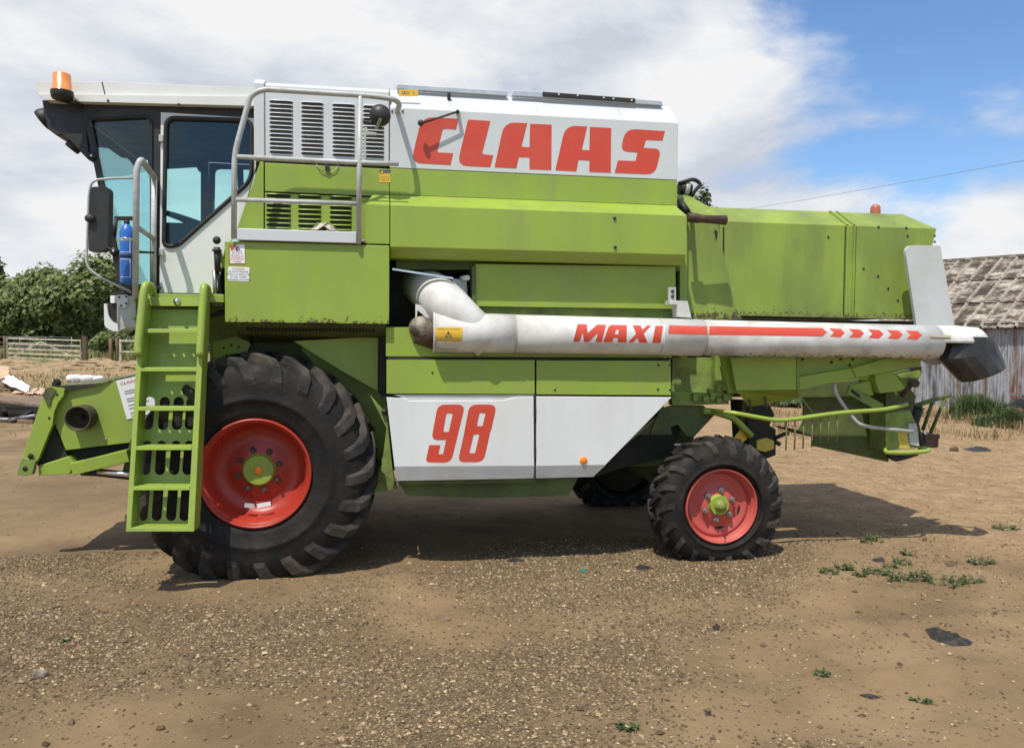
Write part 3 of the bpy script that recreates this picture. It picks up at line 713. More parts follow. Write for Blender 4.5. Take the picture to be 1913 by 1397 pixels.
film = mat('white_film', (.80,.80,.82), .4, dirt=(.6,.56,.5), damt=.3, dscale=9.0, bump=.02, bscale=6.0)
card = mat('cardboard', (.52,.36,.24), .9, var=.1, vscale=4.0)
def heap(c, rad, h_, name, label, m, seed, cat, kind=None):
    r = np.random.default_rng(seed); n, k = 22, 9; V = []
    for j in range(k+1):
        t_ = 1-j/k
        for i in range(n):
            a = 2*math.pi*i/n; rr = t_*(1+.3*r.normal()*(.4 if j else .2)); x, y = c[0]+math.cos(a)*rad[0]*rr, c[1]+math.sin(a)*rad[1]*rr
            V.append((x, y, hz(x, y)-.03+h_*(1-t_**1.6)*(.75+.5*r.random())))
    Fa = [(j*n+i, j*n+(i+1) % n, (j+1)*n+(i+1) % n, (j+1)*n+i) for j in range(k) for i in range(n)]
    o = MB().add(V, Fa).build(name, m); return tag(o, label, cat, kind=kind)
soilm = mat('turned_soil', (.17,.105,.062), .95, dirt=(.30,.22,.13), damt=.7, dscale=4.0, var=.25, vscale=3.0, bump=.05, bscale=6.0)
c = GD(14, 27); heap((c.x, c.y), (.62, .6), .42, 'soil_heap', 'dark heap of turned soil under the white plastic at the left edge', soilm, 3, 'soil heap')
for i, (pa, dp, rx, hh) in enumerate(((60, 36, 1.6, .30), (128, 38, 2.0, .34), (190, 39, 1.8, .36), (240, 38, 1.4, .32), (20, 40, 1.6, .3))):
    c = GD(pa, dp); heap((c.x, c.y), (rx, .9), hh, 'earth_bank', ['low bank of tan earth behind the white plastic', 'low bank of tan earth below the gate middle', 'low bank of tan earth below the square post', 'low bank of tan earth below the rail fence', 'low bank of tan earth below the left gate end'][i],
                           mat('tan_earth', (.34,.235,.135), .95, dirt=(.16,.14,.06), damt=.7, dscale=3.0, var=.2, vscale=2.0, bump=.06, bscale=5.0), 40+i, 'earth bank')
def sheet(name, label, cat, pts, m, thick=.02, seed=0, wr=.03):
    pts = [Vector(p) for p in pts]; a, b, c_, d_ = pts; r = np.random.default_rng(seed); n = 9; V = []
    nrm = (b-a).cross(d_-a).normalized(); bump_ = r.normal(size=(n, n))*wr
    for i in range(n):
        for j in range(n):
            u, v = i/(n-1), j/(n-1); V.append(a*(1-u)*(1-v)+b*u*(1-v)+c_*u*v+d_*(1-u)*v+nrm*bump_[i, j])
    Fa = [(i*n+j, (i+1)*n+j, (i+1)*n+j+1, i*n+j+1) for i in range(n-1) for j in range(n-1)]
    o = MB().add(V, Fa, True).build(name, m); s_ = o.modifiers.new('thick', 'SOLIDIFY'); s_.thickness = thick
    return tag(o, label, cat)
def at_d(px_, py_, d_): return PD(px_, py_, d_)
sheet('cardboard_sheet', 'upright peach cardboard sheet at the left edge', 'cardboard', [at_d(-22,708,27.3), at_d(15,708,27), at_d(17,684,27.4), at_d(-20,682,27.7)], card, .03, 1, .01)
sheet('plastic_sheet', 'white plastic sheet trailing down from the cardboard', 'plastic sheet', [at_d(2,712,26.6), at_d(48,733,25.4), at_d(57,721,25.8), at_d(17,700,27)], film, .03, 2, .035)
for i, (a, lb) in enumerate((((22,736,38,729,52,730,50,738), 'flat tan cardboard piece beside the soil heap'), ((44,738,70,730,72,733,60,740), 'bright crumpled cardboard flap in the middle of the rubbish'), ((64,738,78,730,86,734,80,740), 'tan cardboard piece next to the green front frame'))):
    sheet('cardboard_piece', lb, 'cardboard', [G(a[0], a[1])+Vector((0,0,.04)), G(a[2], a[3])+Vector((0,0,.10)), G(a[4], a[5])+Vector((0,0,.12)), G(a[6], a[7])+Vector((0,0,.05))], card, .02, 20+i, .02)
for i, (a, b, lb) in enumerate(((125, 150, 'largest white plastic-wrapped bag, leftmost of the three behind the front frame'), (150, 174, 'middle white bag of the three behind the front frame'), (174, 193, 'smallest white bag, rightmost of the three behind the front frame'))):
    dp = 30.0; c = GD((a+b)/2, dp); zt = CAM.z+(634-(700+i))/FOC*dp; hw = (b-a)/FOC*dp/2
    mb = MB(); h_ = zt-c.z; r = random.Random(i+5)
    prof = [(hw*.55, -.02), (hw*.95, .03), (hw*1.03, h_*.35), (hw*1.0, h_*.75), (hw*.86, h_*.93), (hw*.5, h_), (.01, h_*.985)]
    mb.lathe(prof, tuple(c), 'Z', 18); mb.v = [(x+.02*math.sin(z*21+x*9), y+.02*math.sin(z*17+y*7), z) for x, y, z in mb.v]
    tag(mb.build('white_bag', film), lb, 'bag', 'white bags behind the front frame')
# rusty flat scrap platform with legs, and loose rails under it
t = thing('scrap_platform', 'rusty flat-topped scrap frame on splayed legs at the left edge', 'scrap frame', tuple(GD(35, 18.5)))
old = mat('rusted_plate', (.16,.10,.065), .9, dirt=(.32,.24,.16), damt=.7, dscale=3.0, var=.25, bump=.01, bscale=12.0)
q = [at_d(-60,741,18.6), at_d(84,757.5,18.0), at_d(84,741,20.5), at_d(-60,735,20.8)]
MB().solid([q], (0,0,-.05)).build('deck', old, t)
MB().solid([[q[0]-Vector((0,0,.052)), q[1]-Vector((0,0,.052)), at_d(84,778,18.0), at_d(20,768,18.3), at_d(-60,758,18.6)]], (.02,.10,0)).build('side_beam', rubber, t)
for a, b in (((8,764,18.3), (13,778,18.2)), ((60,770,18.1), (24,790,17.9)), ((70,772,19.6), (76,792,19.2))):
    g_ = G(b[0], b[1]); MB().bar(at_d(*a), (g_.x, g_.y, g_.z), .10, .10).build('leg', rubber, t)
for i, (a, b, lb) in enumerate((((-30,786,18,783), None, 'pale grey pole on the ground left of the scrap frame'), ((18,792,66,776), None, 'thin pale pole leaning up under the scrap frame'), ((-5,797,64,790), None, 'rusty beam lying flat below the scrap frame'))):
    A_, B_ = at_d(a[0], a[1], 18.0), at_d(a[2], a[3], 17.6)
    for V_ in (A_, B_): V_.z = max(V_.z, hz(V_.x, V_.y)+.035)
    MB().tube([A_, B_], .035 if i < 2 else .06, 8).build('metal_pole', galv if i < 2 else old).name
    tag(bpy.context.scene.collection.objects[-1], lb, 'pole')
c = GD(10, 16.6)
tag(place(blades(ground_scatter(1500, -60, 120, 14.2, 17.6, 55, lambda x, y: np.clip(fbm(x, y, .8, 93)*4-2.1, 0, 1)),   .12, .010, 1.0, 'rubble_weeds', fieldm, 56), 'rubble_weeds'), 'low weeds growing below the scrap frame at left', 'weeds', kind='stuff')
tag(place(blades(ground_scatter(2600, -60, 150, 8.8, 11.5, 57, lambda x, y: np.clip(fbm(x, y, 1.0, 95)*4-2.2, 0, 1)), .035, .005, 1.3, 'yard_weeds', weedm, 58), 'yard_weeds'), 'thin weeds in the soil below the green front frame', 'weeds', kind='stuff')

# ================================================================== BACKGROUND, RIGHT: corrugated shed, power line
FH = Vector((math.sin(PSI), math.cos(PSI), 0)); RH = Vector(R0)
WD = (RH*.65-FH*.76).normalized(); IN = (RH*.76+FH*.65).normalized(); UPZ = Vector((0,0,1))
B0 = CAM+RH*13.25+FH*24; B0.z = 0
def corr_mat():
    m = mat('corrugated_iron', (.40,.415,.44), .5, .25, dirt=(.16,.10,.065), damt=.0)
    t = m.node_tree; nn = t.nodes; lk = t.links.new; b = nn['Principled BSDF']; g = nn.new('ShaderNodeNewGeometry')
    mp = nn.new('ShaderNodeMapping'); lk(g.outputs['Position'], mp.inputs[0]); mp.inputs['Scale'].default_value = (2.6, 2.6, .32)
    n = nn.new('ShaderNodeTexNoise'); n.inputs['Scale'].default_value = 1.5; n.inputs['Detail'].default_value = 7; n.inputs['Roughness'].default_value = .68; lk(mp.outputs[0], n.inputs['Vector'])
    r = nn.new('ShaderNodeValToRGB'); lk(n.outputs[0], r.inputs[0]); el = r.color_ramp.elements
    for i, (p_, c_) in enumerate(((.36, (.06,.045,.04)), (.43, (.20,.20,.21)), (.50, (.37,.38,.40)), (.55, (.24,.17,.13)), (.64, (.15,.075,.04)))):
        if i > 1: el.new(.5)
        el[i].position = p_; el[i].color = (*c_, 1)
    lk(r.outputs[0], b.inputs['Base Color']); return m
corr = corr_mat()
def roof_mat():
    m = bpy.data.materials.new('mossy_roof'); m.use_nodes = True; t = m.node_tree; nn = t.nodes; lk = t.links.new; b = nn['Principled BSDF']; b.inputs['Roughness'].default_value = .9
    g = nn.new('ShaderNodeNewGeometry'); n = nn.new('ShaderNodeTexNoise'); n.inputs['Scale'].default_value = 1.9; n.inputs['Detail'].default_value = 9; n.inputs['Roughness'].default_value = .66
    mp = nn.new('ShaderNodeMapping'); lk(g.outputs['Position'], mp.inputs[0]); mp.inputs['Scale'].default_value = (1, 1, 2.6); lk(mp.outputs[0], n.inputs['Vector'])
    r = nn.new('ShaderNodeValToRGB'); lk(n.outputs[0], r.inputs[0]); el = r.color_ramp.elements
    for i, (p_, c_) in enumerate(((.41, (.050,.036,.025)), (.49, (.105,.075,.052)), (.545, (.27,.225,.17)), (.64, (.43,.38,.305)))):
        if i > 1: el.new(.5)
        el[i].position = p_; el[i].color = (*c_, 1)
    lk(r.outputs[0], b.inputs['Base Color']); return m
roofm = roof_mat()
S0, S1, EAVE = -2.2, 6.8, 2.48
barn = thing('corrugated_shed', 'long low shed of rusty corrugated iron with a mossy patched roof', 'shed', tuple(B0+WD*2+IN*2), None)
def wall_sheet(w_):
    nseg = int(w_/.09)*6; V, Fa = [], []
    for i in range(nseg+1):
        s = w_*i/nseg; o_ = .014*math.sin(2*math.pi*s/.09)
        for z in (0.0, EAVE+.05): V.append(tuple(WD*s+IN*o_+UPZ*z))
    for i in range(nseg): Fa.append((2*i, 2*i+2, 2*i+3, 2*i+1))
    return MB().add(V, Fa, True).mesh('wall_sheet', corr)
wm = wall_sheet(.90); k = 0; s = S0
while s < S1-.5:
    pt = B0+WD*s+IN*(.012*(k % 2)); o = place(wm, 'wall_sheet', barn, (pt.x, pt.y, -.10+.05*((k*7) % 3)/3)); s += .885; k += 1
RUN, RISE = 4.2, 2.3; SL = (IN*RUN+UPZ*RISE); SLN = SL.normalized(); RN = WD.cross(SLN).normalized()
if RN.z < 0: RN = -RN
def roof_sheet(w_, l_):
    prof = [(0,.0),(.015,.06),(.055,.065),(.08,.005),(.16,.018),(.23,.002),(.31,.018),(.39,.002),(w_,.0)]; V, Fa = [], []
    for s_, h_ in prof:
        for u in (0, l_): V.append(tuple(WD*s_+SLN*u+RN*(h_+(.02 if u == 0 else 0))))
    n = len(prof)
    for i in range(n-1): Fa.append((2*i, 2*i+2, 2*i+3, 2*i+1))
    lo = len(V)
    for s_, h_ in prof: V.append(tuple(WD*s_+RN*(h_-.012)))
    for i in range(n-1): Fa.append((2*i, lo+i, lo+i+1, 2*i+2))
    me = MB().add(V, Fa).mesh('roof_sheet', roofm); me.materials.append(mat('pale_lichen_rib', (.40,.36,.30), .9, dirt=(.14,.10,.07), damt=.8, dscale=5.0))
    for i in (0, 1, 2): me.polygons[i].material_index = 1
    return me
rl = SL.length/3+.02; rm = roof_sheet(.46, rl); rr = random.Random(4)
for c_ in range(int((S1-S0+.5)/.45)):
    for j in range(3):
        pt = B0+WD*(S0-.25+c_*.45)-IN*.22+UPZ*(EAVE-.10)+SLN*(j*(SL.length+.1)/3)+RN*(.02*j+rr.uniform(0, .012)); place(rm, 'roof_sheet', barn, pt)
MB().bar(B0+WD*S0-IN*.03+UPZ*(EAVE-.02), B0+WD*S1-IN*.03+UPZ*(EAVE-.02), .10, .16).build('eave_dark_band', gap_dark, barn)  # near-black bar along the top of the wall
rg = B0+IN*RUN+UPZ*(EAVE+RISE+.03)
MB().tube([rg+WD*(S0-.25), rg+WD*(S1+.2)], .10, 10).build('ridge_cap', roofm, barn)
# gables, far slope and far wall close the building
for s_, nm in ((S0+.01, 'gable_wall'), (S1-.2, 'gable_wall')):
    b_ = B0+WD*s_+IN*.05; MB().solid([[b_, b_+IN*RUN*2, b_+IN*RUN*2+UPZ*EAVE, b_+IN*RUN+UPZ*(EAVE+RISE-.08), b_+UPZ*EAVE]], WD*.03).build(nm, corr, barn)
far = B0+IN*(RUN*2-.02); MB().solid([[far+WD*S0, far+WD*S1, far+WD*S1+UPZ*EAVE, far+WD*S0+UPZ*EAVE]], IN*.03).build('rear_wall', corr, barn)
e0 = B0+IN*(RUN*2+.2)+UPZ*(EAVE-.1); MB().solid([[e0+WD*(S0-.25), e0+WD*(S1+.2), rg+WD*(S1+.2), rg+WD*(S0-.25)]], RN*.03).build('rear_roof_slope', roofm, barn)
# stick leaning on the wall, and half-hidden old implement at the right edge
a, b = B0+WD*.1-IN*.35, B0+WD*.0-IN*.03
MB().tube([(a.x+.35, a.y-.1, .12), (b.x-.25, b.y-.05, 1.15)], .012, 6).build('leaning_stick', postwood)
tag(scene.collection.objects['leaning_stick'], 'thin stick leaning against the corrugated wall', 'stick')
t = thing('old_implement', 'old rusty implement with an orange disc half hidden in weeds at the right edge', 'implement', tuple(GD(1908, 18.4)))
c = GD(1906, 18.4)
MB().lathe([(.05, -.03), (.30, -.03), (.34, 0), (.30, .03), (.05, .03)], (c.x, c.y, c.z+.33), 'Y', 20).build('wheel', rubber, t)
MB().lathe([(.01, -.05), (.14, -.05), (.15, .0)], (c.x, c.y-.002, c.z+.30), 'Y', 16).build('hub_disc', mat('rusty_orange', (.20,.075,.03), .85, var=.3), t)
MB().bar((c.x-.15, c.y+.05, c.z+.75), (c.x+1.2, c.y+.2, c.z+.70), .08, .05).build('draw_bar', steel, t)
MB().bar((c.x+.0, c.y+.05, c.z+.30), (c.x+.25, c.y+.1, c.z+.74), .06, .06).build('upright', steel, t)
# overhead line
pl = [PD(2150, 258, 26), PD(1913, 300, 29), PD(1700, 339, 34), PD(1500, 374, 41), PD(1385, 392, 48), PD(1180, 424, 60)]
tag(MB().tube(pl, .010, 6).build('power_line', mat('cable_grey', (.28,.28,.29), .6)), 'thin overhead power line crossing the sky at right', 'power line')
p = PD(1180, 424, 60); g_ = hz(p.x, p.y)
t = thing('utility_pole', 'wooden pole carrying the overhead line, hidden behind the harvester', 'pole', (p.x, p.y, g_))
MB().tube([(p.x, p.y, g_-.5), (p.x, p.y, p.z+.35)], [.14, .10], 10).build('pole_shaft', postwood, t); MB().box((p.x, p.y, p.z-.06), (1.2, .1, .1)).build('crossarm', postwood, t)
p = PD(2150, 258, 26); g_ = hz(p.x, p.y)
t = thing('utility_pole', 'wooden pole carrying the overhead line, beyond the right edge', 'pole', (p.x, p.y, g_))
MB().tube([(p.x, p.y, g_-.5), (p.x, p.y, p.z+.35)], [.14, .10], 10).build('pole_shaft', postwood, t); MB().box((p.x, p.y, p.z-.06), (1.2, .1, .1)).build('crossarm', postwood, t)

# ================================================================== COMBINE HARVESTER
H = thing('combine_harvester', 'large green and white combine harvester with red wheels and CLAAS lettering', 'harvester', (1.0, 1.4, 0.0))
YU, YL, YP, YC = .33, .05, .07, .45               # depth of upper wall, wide locker wall, lower panels, cab side
FARY = 2.75

def lens_louvre(L_, h_, m, dk):                   # one pressed louvre: shade under the rounded lip painted as a dark slot
    mb = MB(); st = [(0, 0.0), (.07, .75), (.16, 1), (.84, 1), (.93, .75), (1, 0)]
    sec = [(0, .55), (-.45, .50), (-.85, .36), (-.90, .24)]; V = []
    for u, k in st:
        for y, z in sec: V.append((L_*(u-.5), y*h_*.75*k, z*h_*(k*.75+.25)))
    n = 4; mb.add(V, [(i*n+j, i*n+j+1, (i+1)*n+j+1, (i+1)*n+j) for i in range(5) for j in range(3)], True)
    k = len(mb.f)
    mb.add([(L_*(u-.5)*.985, -.0015, s*h_*.43*(.4+.6*k_)) for s in (-1, 1) for u, k_ in st], [(i, i+1, i+7, i+6) for i in range(5)])
    me = mb.mesh('louvre', m); me.materials.append(dk)
    for i in range(k, len(me.polygons)): me.polygons[i].material_index = 1
    return me

# ---- engine cover (white top, green below) and its louvres
ec = MB().xsec([(YU, 3.292), (YU, 3.885), (YU+.05, 3.915), (2.45, 3.915), (2.47, 3.292)], -.912, .064).build('engine_cover', tank_white, H, .008)
MB().xsec([(YU+.004, 3.29), (YU+.004, 3.90), (YU+.06, 3.94), (2.4, 3.94), (2.4, 3.29)], -1.0, -.918).build('cover_end_strip', tank_white, H, .008)
MB().box((.0665, YU+.5, 3.5), (.003, .9, .85)).build('cover_seam', gap_dark, H)
gl = [(487,303),(728,315),(728,455),(440,452),(440,432)]
gp = panel('engine_side_panel', [(495,304),(727,316),(727,368),(702,366.5),(495,357)], YU, .05, green, H)
gp2 = panel('engine_lower_panel', [(495,360),(702,370),(702,453),(495,446)], YU, .05, green, H)
panel('engine_front_panel', [(486,302),(492.5,302.5),(492.5,446),(438,440),(441,432)], YU, .05, green, H)
panel('panel_backing', [(487,303),(728,316),(728,452),(442,446),(443,432)], YU+.012, .03, gap_dark, H, 0)
lo = lens_louvre(P(548,230,YU).x-P(503,230,YU).x, .0275, tank_white, slot_grey)
for a, b in ((503,548),(562,605),(620,664),(677,719)):
    xm = (P(a,240,YU).x+P(b,240,YU).x)/2; za, zb = P(525,191,YU).z, P(525,284.5,YU).z
    for i in range(13): place(lo, 'louvre', ec, (xm, YU-.0005, za+(zb-za)*i/12-.0), scale=((b-a)/45.0, 1, 1))
lo2 = lens_louvre(P(544,400,YU).x-P(497,400,YU).x, .034, green, slot_green)
for a, b in ((497,544),(556,601),(615,658)):
    xm = (P(a,400,YU).x+P(b,400,YU).x)/2; za, zb = P(520,366,YU).z, P(520,429,YU).z
    for i in range(8): place(lo2, 'louvre', gp2, (xm, YU-.0005, za+(zb-za)*i/7), scale=((b-a)/47.0, 1, 1))
c = P(612,309,YU-.004); MB().tube([P(590,306,YU-.01), P(598,318,YU-.012), P(612,324,YU-.012), P(626,318,YU-.012), P(632,309,YU-.01)], .0035, 6).build('latch_wire', steel, gp)
MB().box(P(611,312,YU-.012), (.03,.03,.05)).build('latch', black, gp)

# ---- grain tank
gt = MB().xsec([(YU, 3.272), (YU, 3.762), (YU+.22, 3.968), (2.25, 3.968), (2.47, 3.762), (2.47, 3.272)], .070, 2.538).build('grain_tank', tank_white, H, .006)
MB().xsec([(YU, 3.055), (YU, 3.267), (2.47, 3.267), (2.47, 3.055)], .070, 2.538).build('tank_lower_band', green, H, .003)
MB().box((1.3, YU+.6, 3.2695), (2.44, 1.1, .006)).build('tank_seam', gap_dark, H)
# letters C L A A S, thin film on the wall
def z6(pts): return [(720+a*.31365, 140+b*.31365) for a, b in pts]
LET = {'C': ([(217,249),(434,262),(421,325),(342,320),(308,462),(404,467),(388,537),(152,524)], [.10,0,0,.02,.02,0,0,.09]),
       'L': ([(492,267),(625,275),(575,472),(642,480),(625,550),(426,540)], [0,0,.02,0,0,.09]),
       'A': ([(708,282),(845,288),(810,428),(858,432),(862,292),(990,297),(988,567),(858,562),(858,492),(795,490),(780,557),(650,550)], [.12]+[0]*11),
       'A.001': ([(1073,302),(1202,308),(1170,447),(1215,450),(1218,310),(1345,317),(1342,583),(1215,578),(1215,510),(1150,507),(1137,575),(1012,568)], [.12]+[0]*11),
       'S': ([(1428,321),(1665,335),(1650,392),(1552,387),(1537,435),(1643,442),(1606,594),(1366,584),(1385,510),(1490,513),(1502,462),(1402,455)], [.10,0,0,.01,.01,.06,.08,0,0,.01,.01,.06])}
for k, (pts, rad) in LET.items():
    MB().solid([rnd(px(z6(pts), YU-.0022), rad, 4)], (0, .0018, 0)).build('letter', red_decal, gt)
# crank handle on the wall
ch = MB().tube([P(855,209,YU+.01), P(855,209,YU-.07)], .016, 10); ch.tube([P(855,209,YU-.07), P(789,230,YU-.085)], .0085, 8)
chh = ch.build('crank_handle', black, H); MB().sphere(P(786,230,YU-.087), .026, 12).build('knob', black, chh)
for q in ((732,207),(752,207)): MB().lathe([(.001,-.008),(.011,-.008),(.011,.004)], P(q[0],q[1],YU), 'Y', 10).build('bolt', steel, gt)
# top cover rails
panel('cover_rail', [(741,157),(948,170.5),(948,179),(741,166)], YU+.15, .05, alu, H)
panel('cover_rail', [(960,169),(1236,189),(1239,197),(956,178.5)], YU+.15, .05, alu, H)
bs = panel('rubber_strip', [(1014,171.5),(1187,184),(1187,192),(1014,180)], YU+.138, .01, rubber, H)
for q in ((1044,177),(1079,179),(1128,183),(1146,185),(1180,188)): MB().lathe([(.001,-.006),(.007,-.006),(.007,.003)], P(q[0],q[1],YU+.138), 'Y', 8).build('rivet', paper, bs)
panel('cover_rail_foot', [(836,173),(842,173),(842,184),(836,184)], YU+.10, .04, gap_dark, H)
for q in (838, 997, 1150):                        # upright seams of the sloping tank top
    a = P(q,178,YU+.2).x; MB().solid([[(a, YU+.06, 3.815), (a+.008, YU+.06, 3.815), (a+.008, YU+.20, 3.947), (a, YU+.20, 3.947)]], (0, -.004, .004)).build('tank_top_seam', grey_band, gt)
def sticker(name, box, Y, m, parent, lines=(), border=None, th=.0012, tm=ink, frac=None):
    x0, y0, x1, y1 = box
    s_ = panel(name, [(x0,y0),(x1,y0),(x1,y1),(x0,y1)], Y-.002, th, m, parent, 0)
    a, b, d_ = P(x0,y0,Y-.0022), P(x1,y0,Y-.0022), P(x0,y1,Y-.0022); wd, hg = b.x-a.x, a.z-d_.z
    for (u, v, size, txt, mm) in lines:
        me = text_mesh(txt, size*hg, mm or tm, (a.x+wd*u, Y-.0022, a.z-hg*v), (1,0,0), (0,0,1), (0,-1,0), 'CENTER')
        place(me, 'lettering', s_)
    return s_
st = sticker('warning_sticker', (745,167.5,781,180.5), YU+.03, yellow, H)
for u in (.22, .36): MB().lathe([(.008,-.0026),(.014,-.0026)], P(745+36*u,174,YU+.03), 'Y', 10).build('gear_symbol', ink, st)
for s_ in (-1, 1):
    a = P(768+s_*3,174,YU+.0275); MB().bar(a+Vector((0,0,.012)), a+Vector((s_*.014,0,0)), .0008, .004).build('arrow_symbol', ink, st); MB().bar(a-Vector((0,0,.012)), a+Vector((s_*.014,0,0)), .0008, .004).build('arrow_symbol', ink, st)
st = sticker('warning_sticker', (709,317,729,341), YU, yellow, H, [(.5,.58,.10,'CAUTION HOT',None),(.5,.72,.10,'DO NOT OPEN',None),(.5,.86,.10,'ENGINE RUNS',None)])
sticker('warning_band', (709,317,729,323.5), YU-.0015, ink, st)
MB().solid([px([(710.5,323),(713.5,318),(716.5,323)], YU-.006)], (0,.001,0)).build('triangle_symbol', yellow, st)

# ---- wide side locker above the unloading tube
lk = [(YU+.02, 3.052), (YU-.004, 3.052), (YL, 2.925), (YL, 2.597), (YL+.10, 2.520), (YU, 2.520)]
MB().xsec(lk, .072, 2.520).build('side_locker', green, H, .005)
x0, x1 = P(697,366,YU).x, P(682,400,YL).x
wv = [(x0, YU-.004, 3.052), (.066, YU-.004, 3.052), (x1, YL, 2.925), (.066, YL, 2.925), (x1, YL, 2.617), (.066, YL, 2.617), (x0, YU, 2.617), (.066, YU, 2.617)]
MB().add(wv, [(0,1,3,2),(2,3,5,4),(0,2,4,6),(1,7,5,3),(0,6,7,1),(4,5,7,6)]).build('locker_end', green, H, .003)
for q in ((1148,408),(1149,462)): MB().lathe([(.001,-.012),(.012,-.012),(.014,.004)], P(q[0],q[1],YL), 'Y', 8).build('locker_button', black, H)
# ---- tool box under the platform
bx = MB().xsec([(YL, 1.988), (YL, 2.606), (1.0, 2.606), (1.0, 1.988)], -1.176, .066).build('tool_box', green_box, H, .006)
MB().xsec([(YL+.01, 1.984), (.9, 1.984), (.9, 1.80), (YL+.20, 1.90)], -1.12, .04).build('box_underside', chassis, H)
lo3 = MB().box((0,0,0), (.012,.004,.05)).mesh('vent_slot', darkin)
for i in range(38):
    x = -1.02+i*.026; place(lo3, 'vent_slot', bx, (x, YL+.085, 1.938), rot=(math.radians(64),0,0))
# stickers on the box
s1 = MB().solid([px([(428,457),(458,455),(459,494),(428,494)], YL-.0015)], (0,.001,0)).build('warning_sticker', brown_ink, bx)
MB().solid([px([(429.5,462),(433,471),(443,456.5),(457,456),(457.5,492),(430,492)], YL-.003)], (0,.001,0)).build('sticker_face', paper, s1)
tri = px([(444,459),(453,473.5),(433.5,473.5)], YL-.0042)
MB().solid([tri, [p_.lerp((tri[0]+tri[1]+tri[2])/3, .13) for p_ in tri]], (0,.0008,0)).build('triangle_symbol', ink, s1)
MB().solid([px([(442,460),(445,460),(443,465),(445.5,465.5),(441,472),(442,467),(440,466.5)], YL-.0045)], (0,.0008,0)).build('bolt_symbol', ink_red, s1)
for i, tx in enumerate(('BEWARE OF', 'OVERHEAD', 'ELECTRICITY', 'CABLES')):
    a = P(443.5, 479+i*3.9, YL); place(text_mesh(tx, .017, ink_red, (a.x, YL-.003, a.z), (1,0,0), (0,0,1), (0,-1,0), 'CENTER'), 'lettering', s1)
s2 = MB().solid([rnd(px([(426,498),(466,499.5),(465,526),(425,524.5)], YL-.0015), .008, 3)], (0,.001,0)).build('notice_sticker', paper, bx)
for i, (tx, mm) in enumerate((('WARNING', ink_red), ('ALWAYS ENSURE', ink), ('SAFETY GUARDS ARE', ink), ('FITTED WHEN', ink), ('WORKING MACHINE', ink))):
    a = P(445.5, 504+i*5, YL); place(text_mesh(tx, .019, mm, (a.x, YL-.0018, a.z), (1,0,0), (0,0,1), (0,-1,0), 'CENTER'), 'lettering', s2)
# ---- service platform with guard rail
zt = P(441,431,.03).z
pf = MB().xsec([(.02, 2.614), (.02, 2.700), (.05, 2.706), (YU-.01, 2.706), (YU-.01, 2.614)], P(442,440,.02).x, P(668,440,.02).x).build('platform', tank_white, H, .004)
RY = .025
ra = grey_metal
rail = MB().tube(path([P(437,446,RY), P(438,287,RY), P(468,178,RY), P(492,167,RY), P(700,180,RY), P(738,186,RY), P(747,195,RY+.10), P(742,207,YU)], .10, 6), .0215, 12).build('guard_rail', ra, H)
MB().tube(path([P(440,293,RY), P(669,304,RY), P(745,306.5,RY)], .05), .0185, 10).build('rail_bar', ra, rail)
MB().tube([P(440,373,RY), P(670,381,RY)], .0175, 10).build('rail_bar', ra, rail)
MB().tube([P(673,178,RY), P(669.5,456,RY)], .0205, 12).build('rail_post', ra, rail)
MB().tube([P(669,448,RY), P(682,451,YL)], .012, 8).build('rail_foot', ra, rail)
MB().solid([px([(680,238),(686,238),(688,246),(704,248),(704,252),(684,252),(684,296),(680,296)], RY)], (0,.03,0)).build('lamp_bracket', ra, rail, .003)
wl = MB().lathe([(.001,-.055),(.03,-.055),(.065,-.035),(.083,.0),(.083,.03),(.072,.034),(.001,.034)], P(710,215,RY-.01), 'Y', 24).build('work_lamp', black, rail)
MB().bar(P(711,222,RY-.075), P(703,241,RY-.02), .022, .012).build('lamp_clip', steel, wl)
MB().tube(path([P(707,236,RY), P(694,229,RY), P(678,227,RY)], .03), .008, 6).build('lamp_cable', rubber, wl)

# ---- dark core that fills the machine behind its panels
MB().box((.72, 1.45, 2.50), (3.5, 1.35, 1.10)).build('body_core', chassis, H)
MB().box((.62, 1.42, 1.38), (3.9, 1.50, 1.30)).build('chassis_core', chassis, H)
MB().box((1.3, 1.4, 3.16), (2.3, 2.0, .19)).build('tank_core', chassis, H)
# far side of the machine, closed with the same panels
MB().xsec([(FARY-.30, 2.52), (FARY-.02, 2.6), (FARY-.02, 2.92), (FARY-.28, 3.05)], -1.0, 2.52).build('far_side_locker', green, H)
MB().xsec([(FARY-.06, .745), (FARY-.03, .745), (FARY-.03, 1.98), (FARY-.06, 1.98)], .05, 2.41).build('far_side_panel', green, H)
MB().xsec([(1.9, 1.9), (FARY-.05, 1.9), (FARY-.05, 2.6), (1.9, 2.6)], -1.1, .2).build('far_tool_box', green, H)

# ---- recess behind the tube
panel('recess_panel', [(888,493),(1262,498),(1262,577),(888,572)], .22, .03, green, H)
panel('recess_top', [(740,478),(1270,494),(1270,506),(740,503)], .30, .3, chassis, H)
panel('recess_lower', [(888,566),(1262,568),(1262,612),(888,612)], .30, .03, green_dirty_shade, H)
panel('recess_back', [(722,470),(900,470),(900,625),(722,625)], .62, .05, gap_dark, H)
panel('tube_back_panel', [(721,611),(1255,613),(1255,668),(721,666)], .115, .04, green, H)
panel('recess_edge', [(882,497),(889,497),(889,574),(882,574)], .2, .35, chassis, H)
